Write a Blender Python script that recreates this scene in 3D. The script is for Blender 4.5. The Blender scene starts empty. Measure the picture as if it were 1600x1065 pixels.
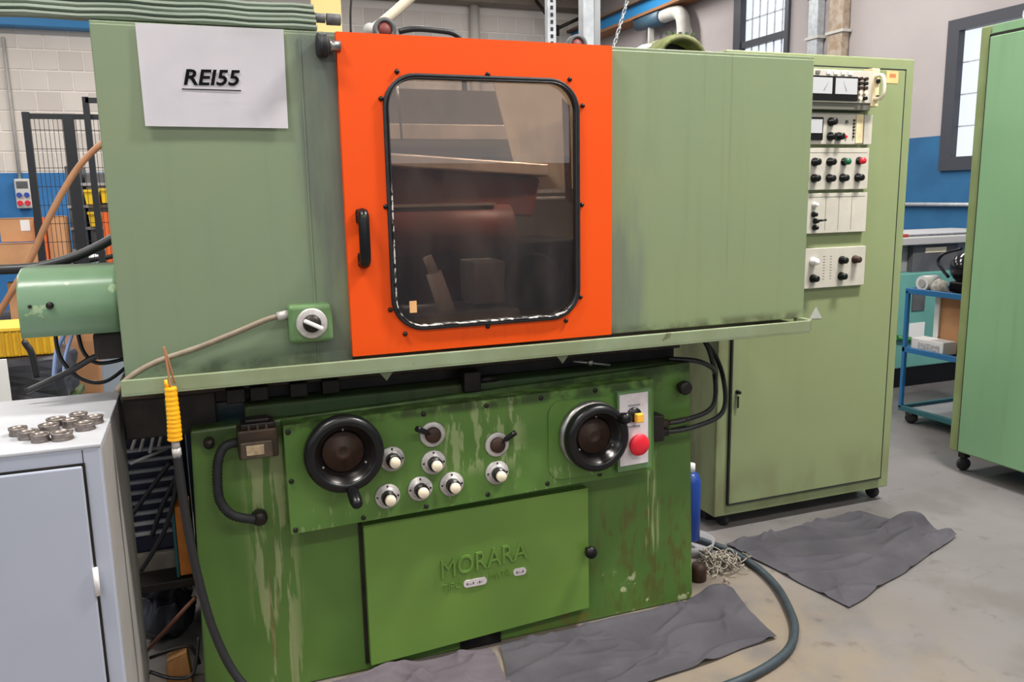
import bpy, bmesh, math, random
from mathutils import Vector, Matrix, noise
random.seed(11)
S = bpy.context.scene
COL = S.collection
R = math.radians

# ------------------------------------------------------------------ camera
def aim(yaw, pitch, roll):
    f = Vector((math.sin(yaw)*math.cos(pitch), math.cos(yaw)*math.cos(pitch), -math.sin(pitch)))
    rt = Vector((math.cos(yaw), -math.sin(yaw), 0)); up = rt.cross(f)
    r2 = math.cos(roll)*rt + math.sin(roll)*up; u2 = -math.sin(roll)*rt + math.cos(roll)*up
    return Matrix((r2, u2, -f)).transposed()
cd = bpy.data.cameras.new('camera'); cam = bpy.data.objects.new('camera', cd); COL.objects.link(cam)
cam.matrix_world = Matrix.Translation((0, -2.5, 1.58)) @ aim(R(20.81), R(10.05), R(-1.07)).to_4x4()
cd.sensor_width = 36; cd.lens = 36*1284/1600; cd.clip_start = .05; cd.clip_end = 100
S.camera = cam

# ------------------------------------------------------------------ world, lamps, exposure
w = bpy.data.worlds.new('world'); S.world = w; w.use_nodes = True
w.node_tree.nodes['Background'].inputs[0].default_value = (.80, .88, 1, 1)
w.node_tree.nodes['Background'].inputs[1].default_value = .6
S.view_settings.view_transform = 'Standard'; S.view_settings.look = 'None'
S.view_settings.gamma = 1; S.view_settings.use_curve_mapping = False
S.view_settings.exposure = -0.48

def area(name, loc, rot, sx, sy, power, col=(1, .97, .93)):
    l = bpy.data.lights.new(name, 'AREA'); l.shape = 'RECTANGLE'; l.size = sx; l.size_y = sy
    l.energy = power; l.color = col
    o = bpy.data.objects.new(name, l); COL.objects.link(o); o.location = loc; o.rotation_euler = rot
    return o
# rows of high-bay strip lamps under the hall ceiling
area('hall_lamp', (3.3, -.85, 5.0), (0, 0, 0), 1.2, .3, 520)
area('hall_lamp', (-1.3, -.95, 5.0), (0, 0, 0), 1.2, .3, 240)
for (x, y) in ((1.0, -4.2), (-3.6, -4.4), (4.8, -4.4), (-3.6, 3.2), (1.0, 3.6), (4.8, 4.2), (-3.6, 8.4), (1.0, 8.6), (4.8, 8.6)):
    area('hall_lamp', (x, y, 5.0), (0, 0, 0), 2.4, .5, 150 if y < 3 else 230)
# added soft fill lights at the unseen wall behind the photographer
for x in (-4.6, -0.4, 3.8):
    area('front_fill_light', (x, -7.9, 3.2), (R(90), 0, 0), 3.0, 2.4, 60, (.93, .96, 1))
# added soft fill lights along the unseen left wall
for y in (-5, -1.5):
    area('side_fill_light', (-6.9, y, 3.2), (0, R(-90), 0), 2.4, 2.6, 40, (.93, .96, 1))

# ------------------------------------------------------------------ materials
def lin(c):
    o = []
    for v in c:
        v = v/255 if max(c) > 1.0 else v
        o.append(v/12.92 if v <= .04045 else ((v+.055)/1.055)**2.4)
    return (*o, 1)
MATS = {}
class NT:
    def __init__(s, name):
        s.m = bpy.data.materials.new(name); s.m.use_nodes = True
        s.t = s.m.node_tree; s.n = s.t.nodes; s.l = s.t.links
        s.b = s.n['Principled BSDF']; s.out = s.n['Material Output']; MATS[name] = s.m
        s.pos = None
    def P(s):
        if s.pos is None:
            s.pos = s.n.new('ShaderNodeNewGeometry').outputs['Position']
        return s.pos
    def noise(s, scale, detail=3, vec=None, rough=.55):
        nd = s.n.new('ShaderNodeTexNoise'); nd.inputs['Scale'].default_value = 1
        nd.inputs['Detail'].default_value = detail; nd.inputs['Roughness'].default_value = rough
        mp = s.n.new('ShaderNodeMapping')
        mp.inputs['Scale'].default_value = (scale,)*3 if isinstance(scale, (int, float)) else scale
        s.l.new(vec or s.P(), mp.inputs['Vector']); s.l.new(mp.outputs[0], nd.inputs['Vector'])
        return nd.outputs['Fac']
    def ramp(s, v, a, b, lo=0, hi=1):
        r = s.n.new('ShaderNodeMapRange'); r.interpolation_type = 'SMOOTHSTEP'
        r.inputs['From Min'].default_value = a; r.inputs['From Max'].default_value = b
        r.inputs['To Min'].default_value = lo; r.inputs['To Max'].default_value = hi
        s.l.new(v, r.inputs['Value']); return r.outputs['Result']
    def math(s, op, a, b=None):
        m = s.n.new('ShaderNodeMath'); m.operation = op
        for i, v in enumerate((a, b)):
            if v is None: continue
            if isinstance(v, (int, float)): m.inputs[i].default_value = v
            else: s.l.new(v, m.inputs[i])
        return m.outputs[0]
    def mix(s, f, a, b):
        m = s.n.new('ShaderNodeMix'); m.data_type = 'RGBA'
        for i, v in ((0, f), (6, a), (7, b)):
            if isinstance(v, (int, float)): m.inputs[i].default_value = v
            elif isinstance(v, tuple): m.inputs[i].default_value = v
            else: s.l.new(v, m.inputs[i])
        return m.outputs[2]
    def xyz(s):
        x = s.n.new('ShaderNodeSeparateXYZ'); s.l.new(s.P(), x.inputs[0]); return x.outputs
    def boxmask(s, x0, x1, z0, z1, soft=.05):
        o = s.xyz()
        m = s.math('MULTIPLY', s.ramp(o[0], x0-soft, x0+soft), s.ramp(o[0], x1-soft, x1+soft, 1, 0))
        k = s.math('MULTIPLY', s.ramp(o[2], z0-soft, z0+soft), s.ramp(o[2], z1-soft, z1+soft, 1, 0))
        return s.math('MULTIPLY', m, k)
    def col(s, v):
        if isinstance(v, tuple): s.b.inputs['Base Color'].default_value = v
        else: s.l.new(v, s.b.inputs['Base Color'])
    def bump(s, h, strength, dist=.01):
        b = s.n.new('ShaderNodeBump'); b.inputs['Strength'].default_value = strength; b.inputs['Distance'].default_value = dist
        s.l.new(h, b.inputs['Height']); s.l.new(b.outputs[0], s.b.inputs['Normal'])

def paint(name, c, c2=None, rough=.5, metal=0, var=2.0, streak=None, chips=None, bump=.0, spec=.4, stains=()):
    t = NT(name); c = lin(c); c2 = lin(c2) if c2 else c
    t.b.inputs['Roughness'].default_value = rough; t.b.inputs['Metallic'].default_value = metal
    t.b.inputs['Specular IOR Level'].default_value = spec
    v = t.mix(t.ramp(t.noise(var, 4), .3, .7), c, c2) if c2 != c else c
    if streak:
        sc, amt, sx = streak[0], streak[1], (streak[2] if len(streak) > 2 else 22)
        f = t.ramp(t.noise((sx, sx, .9), 4), .5, .78, 0, amt); v = t.mix(f, v, lin(sc))
    for st in stains:
        colr, bx, sc, lo, hi, amt = st
        f = t.math('MULTIPLY', t.boxmask(*bx), t.ramp(t.noise(sc, 5), lo, hi, 0, amt)); v = t.mix(f, v, lin(colr))
    if chips:
        f = t.ramp(t.noise(chips[2], 6), chips[1], chips[1]+.03); v = t.mix(f, v, lin(chips[0]))
    t.col(v)
    if bump: t.bump(t.noise(60, 3), bump, .004)
    return t.m
def plain(name, c, rough=.5, metal=0, spec=.5): return paint(name, c, None, rough, metal, spec=spec)
def emit(name, c, k):
    t = NT(name); t.b.inputs['Base Color'].default_value = (0, 0, 0, 1)
    t.b.inputs['Emission Color'].default_value = lin(c); t.b.inputs['Emission Strength'].default_value = k
    return t.m

pale = paint('pale_green_paint', (113, 129, 103), (119, 131, 100), .42, var=1.3, streak=((104, 112, 82), .30, 16), bump=.06,
    stains=[((82, 88, 88), (.30, .44, 1.05, 2.05, .03), (5, 5, 1.2), .30, .55, .75),
            ((88, 98, 96), (1.28, 1.50, 1.05, 1.85, .06), (5, 5, 1.0), .40, .62, .6),
            ((92, 94, 64), (1.60, 1.85, 1.3, 2.1, .06), (40, 40, .7), .56, .70, .35),
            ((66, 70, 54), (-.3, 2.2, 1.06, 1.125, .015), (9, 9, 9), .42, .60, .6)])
paler = paint('lit_faded_green', (127, 139, 102), (121, 136, 103), .42, var=1.3, streak=((112, 118, 82), .30, 16), bump=.06,  # right panel green, with light from the right and paint fade in the colour
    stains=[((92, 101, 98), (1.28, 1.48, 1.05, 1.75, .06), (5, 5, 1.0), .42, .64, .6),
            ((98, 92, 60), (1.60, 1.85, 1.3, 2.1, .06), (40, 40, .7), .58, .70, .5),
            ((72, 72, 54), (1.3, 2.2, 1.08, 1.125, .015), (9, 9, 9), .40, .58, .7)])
cabgreen = paint('cabinet_green_paint', (126, 136, 97), (130, 140, 101), .42, var=1.1, streak=((122, 128, 84), .3, 14), bump=.05,
    stains=[((104, 98, 66), (2.15, 3.3, .0, .30, .09), (6, 6, 3), .42, .70, .38),
            ((92, 84, 60), (2.10, 2.24, .0, 1.1, .03), (8, 8, 2), .40, .6, .5)])
traygreen = paint('tray_green_paint', (136, 150, 120), (124, 134, 102), .45, var=5, chips=((96, 100, 76), .67, 9), bump=.05)
basegreen = paint('base_green_paint', (84, 116, 52), (74, 104, 46), .38, var=2.2, streak=((72, 104, 46), .4, 14), chips=((168, 176, 128), .735, 9), bump=.05,
    stains=[((142, 150, 106), (.09, .22, .0, .84, .03), (30, 30, 3.0), .49, .55, .75),
            ((110, 84, 50), (.12, .19, .0, .62, .02), (60, 60, 2.5), .56, .62, .6),
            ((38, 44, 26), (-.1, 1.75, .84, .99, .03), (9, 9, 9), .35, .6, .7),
            ((86, 72, 34), (1.28, 1.75, .02, .46, .09), (34, 34, 11), .48, .64, .6),
            ((186, 190, 140), (1.40, 1.56, .25, .64, .05), (34, 34, 2.0),   .60, .70, .6),
            ((176, 180, 140), (1.3, 1.74, .0, .16, .04), (17, 17, 15), .60, .64, .9),
            ((104, 90, 40), (.9, 1.4, .0, .09, .03), (10, 10, 10), .45, .62, .7)])
panelgreen = paint('panel_green_paint', (76, 112, 46), (88, 122, 56), .36, var=4, streak=((70, 96, 44), .45, 20), chips=((150, 164, 114), .70, 12), bump=.05,
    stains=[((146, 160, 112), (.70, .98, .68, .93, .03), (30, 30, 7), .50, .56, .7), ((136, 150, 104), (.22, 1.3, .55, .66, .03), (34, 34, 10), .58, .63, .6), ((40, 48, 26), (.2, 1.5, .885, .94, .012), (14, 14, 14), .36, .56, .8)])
covergreen = paint('cover_green_paint', (94, 128, 56), (103, 135, 60), .36, var=1.6, chips=((190, 200, 150), .80, 20), bump=.05)
rcabgreen = paint('sea_green_paint', (116, 154, 116), (122, 158, 119), .40, var=1.2, streak=((108, 140, 104), .5, 10), bump=.05)
rcabedge = paint('olive_green_edge', (126, 142, 96), (118, 130, 82), .45, var=6)
motorgreen = paint('worn_motor_green', (112, 142, 112), (98, 128, 94), .32, var=4, chips=((150, 172, 136), .62, 16), bump=.1)
darkgreen = paint('dark_green_paint', (62, 88, 50), (70, 84, 48), .5, var=8, streak=((40, 44, 30), .5, 12))
switchgreen = paint('switch_green', (96, 128, 84), (88, 116, 74), .45, var=12)
orange = paint('orange_paint', (230, 80, 14), (224, 76, 13), .5, var=1.5, bump=.03, spec=.2, stains=[((210, 70, 24), (.5, 1.25, 1.10, 1.20, .03), (40, 10, 6), .5, .7, .4)])
black = plain('black_plastic', (15, 15, 16), .32, 0, .35)
rubber = paint('black_rubber', (26, 26, 28), (38, 38, 40), .6, var=30)
grease = paint('greasy_dark_metal', (44, 38, 33), (30, 27, 24), .45, .3, var=14)
greasebrown = paint('greasy_brown_metal', (72, 56, 42), (44, 38, 30), .5, .2, var=10)
steel = paint('brushed_steel', (170, 168, 166), (140, 138, 136), .32, .9, var=20)
ringsteel = paint('ring_steel', (138, 128, 122), (112, 104, 99), .38, .7, var=60)
alu = paint('dull_aluminium', (196, 192, 188), (170, 164, 160), .42, .25, var=40)
cream = plain('cream_plastic', (228, 214, 188), .5)
white = plain('white_plastic', (226, 224, 222), .5)
hubbrown = paint('rusty_brown_hub', (62, 40, 28), (46, 32, 24), .55, .1, var=30)
chrome = plain('chrome', (200, 198, 196), .18, 1)
red = plain('red_plastic', (216, 30, 48), .4)
yellow = paint('yellow_plastic', (246, 178, 20), (236, 166, 18), .45, var=20)
ambery = plain('amber_plastic', (238, 176, 60), .4)
paper = paint('white_paper', (228, 224, 228), (222, 219, 224), .8, var=6, bump=.0)
ink = plain('black_ink', (12, 12, 15), .9, 0, .1)
dimred = plain('dim_red', (112, 48, 44), .6)
modbeige = paint('instrument_panel_beige', (188, 182, 170), (180, 174, 162), .5, var=12)
modcream = paint('aged_cream_panel', (224, 206, 166), (210, 190, 150), .55, var=30)
moddark = plain('instrument_dark_grey', (96, 94, 86), .5)
metergl = plain('meter_face_white', (172, 172, 174), .5)
stickorange = paint('peach_sticker', (226, 176, 120), (218, 164, 108), .7, var=40)
greycab = paint('light_grey_paint', (166, 171, 185), (160, 166, 179), .42, var=1.6, bump=.03)
greyside = paint('worn_cabinet_side', (170, 166, 164), (158, 152, 148), .45, var=4, streak=((142, 134, 128), .5, 12))
greytop = paint('scuffed_cabinet_top', (184, 185, 190), (174, 175, 179), .35, var=6)
clothA = paint('charcoal_cloth', (112, 109, 115), (98, 96, 102), .62, var=5, bump=.15, spec=.1)
clothB = paint('mauve_grey_cloth', (138, 128, 135), (126, 117, 124), .9, var=5, bump=.15, spec=.1)
hosegrey = paint('blue_black_hose', (52, 62, 68), (44, 52, 58), .5, var=20)
hoseblack = plain('black_hose', (30, 30, 32), .42)
conduit = paint('greasy_conduit', (132, 120, 102), (118, 106, 90), .5, var=25)
brownhose = paint('brown_hose', (170, 122, 86), (158, 110, 76), .5, var=10)
cardboard = paint('cardboard', (196, 146, 104), (186, 136, 96), .8, var=7)
rackorange = plain('rack_orange', (226, 104, 44), .5)
bluep = plain('trolley_blue_paint', (30, 104, 158), .4)
teal = paint('teal_machine_paint', (104, 160, 150), (96, 150, 142), .45, var=4)
tealdark = plain('dark_teal', (36, 92, 100), .45)
galv = paint('galvanised_steel', (186, 190, 194), (164, 168, 172), .4, .35, var=18)
ductgrey = paint('grey_duct', (186, 184, 178), (172, 170, 164), .6, var=6)
navy = paint('navy_plastic', (26, 32, 56), (20, 24, 44), .45, var=12)
bottleblue = plain('blue_bottle_plastic', (28, 66, 150), .35)
darkgrey = paint('dark_grey_plastic', (92, 92, 94), (78, 78, 80), .55, var=10)
midgrey = paint('mid_grey_paint', (146, 146, 148), (136, 136, 138), .5, var=4)
bag = paint('black_bag_film', (58, 58, 64), (42, 42, 48), .3, var=14, bump=.3)
timber = paint('raw_timber', (176, 128, 76), (156, 108, 60), .75, var=(30, 30, 3))
fencem = plain('black_fence_powder_coat', (20, 24, 30), .45)
wframe = plain('dark_window_frame', (52, 54, 62), .45)
concrete = paint('beam_concrete', (150, 138, 124), (138, 126, 112), .8, var=3)
beamblue = plain('beam_blue_paint', (44, 128, 186), .5)
daylight = emit('window_daylight', (238, 244, 255), 1.5)
foam = paint('brown_sealant', (168, 122, 66), (112, 82, 48), .8, var=40)
creamboard = paint('cream_board', (252, 222, 150), (248, 216, 140), .6, var=4)
redgrey = paint('wheelhead_red_oxide', (124, 60, 46), (102, 52, 42), .45, var=6)
guardgrey = paint('guard_sheet_metal', (176, 164, 150), (150, 138, 124), .4, .3, var=8)
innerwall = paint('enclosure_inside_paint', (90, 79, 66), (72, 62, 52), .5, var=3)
oilglass = None

def glass_mat():
    t = NT('oily_acrylic_pane'); n, l = t.n, t.l; n.remove(t.b)
    tr = n.new('ShaderNodeBsdfTransparent'); tr.inputs[0].default_value = (.72, .64, .58, 1)
    gl = n.new('ShaderNodeBsdfGlossy'); gl.inputs['Color'].default_value = (1, 1, 1, 1); gl.inputs['Roughness'].default_value = .0
    df = n.new('ShaderNodeBsdfDiffuse'); df.inputs[0].default_value = lin((150, 136, 124)); a = n.new('ShaderNodeMixShader')
    l.new(t.ramp(t.noise((7, 7, 2.4), 5), .36, .75, .045, .13), a.inputs[0]); l.new(tr.outputs[0], a.inputs[1]); l.new(df.outputs[0], a.inputs[2])
    fr = n.new('ShaderNodeFresnel'); fr.inputs['IOR'].default_value = 1.5
    b = n.new('ShaderNodeMixShader')
    tint = t.mix(t.ramp(t.noise((7, 7, 2.4), 5), .35, .75), (.70, .62, .56, 1), (.58, .51, .45, 1)); l.new(tint, tr.inputs[0])
    l.new(fr.outputs[0], b.inputs[0]); l.new(a.outputs[0], b.inputs[1]); l.new(gl.outputs[0], b.inputs[2])
    l.new(b.outputs[0], t.out.inputs[0]); return t.m
oilglass = glass_mat()

def floor_mat():
    t = NT('stained_concrete_floor')
    v = t.mix(t.ramp(t.noise(.9, 5), .35, .7), lin((115, 111, 110)), lin((103, 99, 99)))
    v = t.mix(t.ramp(t.noise(3.1, 6), .46, .66, 0, .55), v, lin((95, 90, 87)))
    o = t.xyz()   # oily yellowish area around the machine feet
    near = t.math('MULTIPLY', t.ramp(o[0], 2.7, 1.7), t.ramp(o[1], .7, .1))
    v = t.mix(t.math('MULTIPLY', near, t.ramp(t.noise(3.5, 5), .30, .60, 0, .8)), v, lin((132, 119, 102)))
    v = t.mix(t.ramp(t.noise(11, 6), .60, .72, 0, .45), v, lin((76, 69, 64)))
    vo = t.n.new('ShaderNodeTexVoronoi'); vo.feature = 'DISTANCE_TO_EDGE'; vo.inputs['Scale'].default_value = .55
    l = t.l; ns = t.n.new('ShaderNodeTexNoise'); ns.inputs['Scale'].default_value = 3; l.new(t.P(), ns.inputs['Vector'])
    va = t.n.new('ShaderNodeVectorMath'); va.operation = 'MULTIPLY_ADD'; va.inputs[1].default_value = (.5, .5, .5); l.new(ns.outputs['Color'], va.inputs[0]); l.new(t.P(), va.inputs[2]); l.new(va.outputs[0], vo.inputs['Vector'])
    v = t.mix(t.ramp(vo.outputs['Distance'], .003, 0, 0, .35), v, lin((92, 86, 80)))
    t.col(v); t.b.inputs['Roughness'].default_value = .42; t.b.inputs['Specular IOR Level'].default_value = .35
    t.bump(t.noise(40, 4), .08, .004); return t.m
def wall_mat(name, up, low, h, rnd=False):
    t = NT(name); o = t.xyz()
    c = t.mix(t.ramp(t.noise(1.1, 4), .3, .7), lin(up), lin(tuple(v-8 for v in up)))
    if rnd:
        oi = t.n.new('ShaderNodeObjectInfo')
        c = t.mix(t.ramp(oi.outputs['Random'], .35, .9, 0, .5), c, lin((192, 182, 173)))
    b = t.mix(t.ramp(t.noise(2.4, 4), .3, .7), lin(low), lin(tuple(max(0, v-12) for v in low)))
    t.col(t.mix(t.ramp(o[2], h-.004, h+.004), b, c)); t.b.inputs['Roughness'].default_value = .7
    t.bump(t.noise(30, 3), .15, .004); return t.m
floorm = floor_mat()
wallback = wall_mat('block_wall_paint', (236, 228, 220), (50, 118, 176), 2.05)
blockm = wall_mat('block_paint', (222, 213, 203), (50, 118, 176), 2.05, True)
wallright = wall_mat('plaster_wall_paint', (164, 156, 155), (26, 88, 130), 2.085)
ceilm = plain('ceiling_white', (206, 202, 196), .8)

# ------------------------------------------------------------------ mesh helpers
class B:
    def __init__(s): s.bm = bmesh.new()
    def box(s, x0, x1, y0, y1, z0, z1, bev=0, seg=2):
        m = Matrix.Translation(((x0+x1)/2, (y0+y1)/2, (z0+z1)/2)) @ Matrix.Diagonal((abs(x1-x0), abs(y1-y0), abs(z1-z0), 1))
        r = bmesh.ops.create_cube(s.bm, size=1, matrix=m)
        if bev:
            es = list({e for v in r['verts'] for e in v.link_edges})
            bmesh.ops.bevel(s.bm, geom=es, offset=bev, segments=seg, profile=.5, affect='EDGES')
        return s
    def hexa(s, p):   # 8 points: bottom 4 ccw, top 4 ccw
        v = [s.bm.verts.new(q) for q in p]
        for f in ((3, 2, 1, 0), (4, 5, 6, 7), (0, 1, 5, 4), (1, 2, 6, 5), (2, 3, 7, 6), (3, 0, 4, 7)):
            s.bm.faces.new([v[i] for i in f])
        return s
    def bevel(s, off, seg=2):
        bmesh.ops.bevel(s.bm, geom=list(s.bm.edges), offset=off, segments=seg, profile=.5, affect='EDGES'); return s
    def rings(s, rs, cap=True, close=False, smooth=True):
        vs = [[s.bm.verts.new(p) for p in r] for r in rs]
        n = len(vs[0]); m = len(vs)
        for i in range(m if close else m-1):
            a, b = vs[i], vs[(i+1) % m]
            for j in range(n):
                f = s.bm.faces.new((a[j], a[(j+1) % n], b[(j+1) % n], b[j])); f.smooth = smooth
        if cap and not close:
            s.bm.faces.new(vs[0][::-1]); s.bm.faces.new(vs[-1])
        return s
    def cyl(s, p0, p1, r0, r1=None, n=16, smooth=True):
        p0, p1 = Vector(p0), Vector(p1); r1 = r0 if r1 is None else r1
        d = (p1-p0).normalized(); a = d.orthogonal().normalized(); b = d.cross(a)
        rs = [[p+(a*math.cos(t)+b*math.sin(t))*r for t in (2*math.pi*k/n for k in range(n))] for p, r in ((p0, r0), (p1, r1))]
        return s.rings(rs, smooth=smooth)
    def tube(s, pts, r, n=8, k=6, rf=None, close=False):
        pts = [Vector(p) for p in pts]; path = []
        if len(pts) > 2 and k > 1:
            N = len(pts)
            for i in range(N if close else N-1):
                g = (lambda j: pts[j % N]) if close else (lambda j: pts[max(0, min(N-1, j))])
                a, b, c, d = g(i-1), g(i), g(i+1), g(i+2)
                for q in range(k):
                    t = q/k
                    path.append(.5*((2*b)+(c-a)*t+(2*a-5*b+4*c-d)*t*t+(3*b-a-3*c+d)*t**3))
            if not close: path.append(pts[-1])
        else: path = pts
        M = len(path); rs = []; up = None
        for i, p in enumerate(path):
            if close: d = (path[(i+1) % M]-path[i-1]).normalized()
            else: d = (path[min(i+1, M-1)]-path[max(i-1, 0)]).normalized()
            if up is None: up = d.orthogonal().normalized()
            up = (up-d*up.dot(d)).normalized(); sd = d.cross(up)
            rr = rf(i, M) if rf else r
            rs.append([p+(up*math.cos(2*math.pi*j/n)+sd*math.sin(2*math.pi*j/n))*rr for j in range(n)])
        return s.rings(rs, close=close)
    def lathe(s, prof, org, axis=(0, -1, 0), n=32, smooth=True, close=False, cap=True):   # prof: (radius, height along axis)
        o = Vector(org); d = Vector(axis).normalized(); a = d.orthogonal().normalized(); b = d.cross(a)
        rs = [[o+d*h+(a*math.cos(t)+b*math.sin(t))*max(r, 1e-4) for t in (2*math.pi*k/n for k in range(n))] for r, h in prof]
        return s.rings(rs, smooth=smooth, close=close, cap=cap)
    def plate(s, outer, y0, y1, holes=()):   # polygon in (x,z), extruded along y
        loops = []
        for lp in (outer, *holes):
            vs = [s.bm.verts.new((p[0], y0, p[1])) for p in lp]
            loops.append([s.bm.edges.new((vs[i], vs[(i+1) % len(vs)])) for i in range(len(vs))])
        es = [e for l in loops for e in l]
        g = bmesh.ops.triangle_fill(s.bm, use_beauty=True, use_dissolve=False, edges=es)
        fs = [x for x in g['geom'] if isinstance(x, bmesh.types.BMFace)]
        ex = bmesh.ops.extrude_face_region(s.bm, geom=fs)
        for v in [x for x in ex['geom'] if isinstance(x, bmesh.types.BMVert)]: v.co.y = y1
        return s
    def ball(s, c, r, sc=(1, 1, 1), u=16, v=10):
        g = bmesh.ops.create_uvsphere(s.bm, u_segments=u, v_segments=v, radius=r, matrix=Matrix.Translation(c) @ Matrix.Diagonal((*sc, 1)))
        for q in g['verts']:
            for f in q.link_faces: f.smooth = True
        return s
    def rot(s, ang, axis, cen):
        bmesh.ops.rotate(s.bm, verts=s.bm.verts, cent=cen, matrix=Matrix.Rotation(ang, 3, axis)); return s

def base_of(o):
    v = Vector((0, 0, 0))
    while o: v += o.location; o = o.parent
    return v
def props(o, label=None, cat=None, group=None, kind=None):
    if label: o['label'] = label
    if cat: o['category'] = cat
    if group: o['group'] = group
    if kind: o['kind'] = kind
    return o
def thing(name, loc, label, cat, group=None):
    o = bpy.data.objects.new(name, None); COL.objects.link(o); o.location = loc; o.empty_display_size = .1
    return props(o, label, cat, group)
def obj(name, b, mat, parent=None, label=None, cat=None, group=None, kind=None):
    bm = b.bm; bmesh.ops.recalc_face_normals(bm, faces=bm.faces)
    if parent is not None: off = base_of(parent)
    else:
        c = [v.co for v in bm.verts]; off = Vector(((min(q.x for q in c)+max(q.x for q in c))/2, (min(q.y for q in c)+max(q.y for q in c))/2, min(q.z for q in c)))
    bmesh.ops.translate(bm, verts=bm.verts, vec=-off)
    me = bpy.data.meshes.new(name); bm.to_mesh(me); bm.free(); me.materials.append(mat)
    o = bpy.data.objects.new(name, me); COL.objects.link(o)
    if parent is not None: o.parent = parent
    else: o.location = off
    return props(o, label, cat, group, kind)
def inst(name, src, parent, at, rot=None):   # share mesh data: src mesh built around the origin
    o = bpy.data.objects.new(name, src); COL.objects.link(o)
    o.location = Vector(at)-(base_of(parent) if parent else Vector()); o.parent = parent
    if rot: o.rotation_euler = rot
    return o
def mesh_of(name, b, mat):
    bmesh.ops.recalc_face_normals(b.bm, faces=b.bm.faces)
    me = bpy.data.meshes.new(name); b.bm.to_mesh(me); b.bm.free(); me.materials.append(mat); return me
def rrect(x0, x1, z0, z1, r, n=8):
    pts = []
    for cx, cz, a0 in ((x1-r, z1-r, 0), (x0+r, z1-r, 90), (x0+r, z0+r, 180), (x1-r, z0+r, 270)):
        for k in range(n+1):
            a = R(a0+90*k/n); pts.append((cx+r*math.cos(a), cz+r*math.sin(a)))
    return pts
def text(name, s, x0, x1, z0, z1, y, ext, mat, parent, shear=0, off=0, shift=0):
    cu = bpy.data.curves.new(name, 'FONT'); cu.body = s; cu.extrude = .05; cu.shear = shear; cu.offset = off; cu.resolution_u = 3
    t = bpy.data.objects.new(name, cu); COL.objects.link(t)
    me = bpy.data.meshes.new_from_object(t.evaluated_get(bpy.context.evaluated_depsgraph_get()))
    bpy.data.objects.remove(t)
    c = [v.co for v in me.vertices]; a = min(q.x for q in c); b_ = max(q.x for q in c); p = min(q.y for q in c); q_ = max(q.y for q in c)
    o0 = base_of(parent)
    for v in me.vertices:
        u = (v.co.x-a)/(b_-a); h = (v.co.y-p)/(q_-p)
        v.co = Vector((x0+u*(x1-x0), y-ext*(1 if v.co.z > 0 else 0), z0+h*(z1-z0)+shift*u))-o0
    me.materials.clear(); me.materials.append(mat)
    for f in me.polygons: f.use_smooth = False
    o = bpy.data.objects.new(name, me); COL.objects.link(o); o.parent = parent
    return o

# ------------------------------------------------------------------ the hall
obj('floor', B().box(-7, 7, -8, 12, -.1, 0), floorm, kind='structure')
wb = obj('wall_back', B().box(-7.2, 7.2, 12, 12.2, 0, 5.3), wallback, kind='structure')
bs = mesh_of('block', B().box(-.160, .160, -.008, .008, -.137, .137, .002, 1), blockm)
for r in range(9):
    for c in range(28):
        x = -2.75+c*.345+(.17 if r % 2 else 0); z = 2.21+r*.298
        if x < 6.8 and z < 4.7: inst('block', bs, wb, (x, 11.996, z))
# right wall with two window openings
def wall_x(holes):
    b = B(); ys = [-8, 3.03-.02-1.6, 3.79, 6.15, 7.2, 12]
    b.box(7, 7.2, -8, .9, 0, 5.3); b.box(7, 7.2, .9, 3.77, 0, 1.76); b.box(7, 7.2, .9, 3.77, 3.14, 5.3)
    b.box(7, 7.2, 3.77, 6.17, 0, 5.3); b.box(7, 7.2, 6.17, 7.20, 0, 2.6); b.box(7, 7.2, 6.17, 7.20, 4.15, 5.3); b.box(7, 7.2, 7.20, 12, 0, 5.3)
    return b
obj('wall_right', wall_x(None), wallright, kind='structure')
obj('wall_left', B().box(-7.2, -7, -8, 12, 0, 5.3), wallright, kind='structure')
obj('wall_front', B().box(-7.2, 7.2, -8.2, -8, 0, 5.3), wallright, kind='structure')
obj('ceiling', B().box(-7.2, 7.2, -8.2, 12.2, 5.3, 5.4), ceilm, kind='structure')
# near window: wide dark frame, tall panes
w1 = thing('window_1', (7, 2.3, 1.74), None, None); w1['kind'] = 'structure'
b = B(); b.box(6.97, 7.05, .86, .98, 1.74, 3.16).box(6.97, 7.05, 3.66, 3.79, 1.74, 3.16).box(6.97, 7.05, .98, 3.66, 3.05, 3.16).box(6.97, 7.05, .98, 3.66, 1.74, 1.87)
obj('window_frame', b, wframe, w1)
obj('window_pane', B().box(7.06, 7.07, .97, 3.67, 1.86, 3.06), daylight, w1)
for z in (2.16, 2.46, 2.76): obj('window_bar', B().box(7.045, 7.058, .98, 3.66, z-.006, z+.006), galv, w1)
w2 = thing('window_2', (7, 6.68, 2.6), None, None); w2['kind'] = 'structure'
b = B(); b.box(6.96, 7.05, 6.13, 6.20, 2.58, 4.17).box(6.96, 7.05, 7.09, 7.24, 2.58, 4.17).box(6.97, 7.05, 6.2, 7.09, 4.09, 4.17).box(6.97, 7.05, 6.2, 7.09, 2.58, 2.66)
obj('window_frame', b, wframe, w2)
obj('window_pane', B().box(7.06, 7.07, 6.19, 7.1, 2.62, 4.12), daylight, w2)
obj('window_transom', B().box(6.98, 7.05, 6.2, 7.09, 3.44, 3.52), wframe, w2)
for y in (6.35, 6.5, 6.65, 6.8, 6.95): obj('window_bar', B().box(7.045, 7.057, y-.008, y+.008, 2.66, 4.09), galv, w2)
obj('window_bar', B().box(7.045, 7.057, 6.2, 7.09, 3.79, 3.806), galv, w2)
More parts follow.
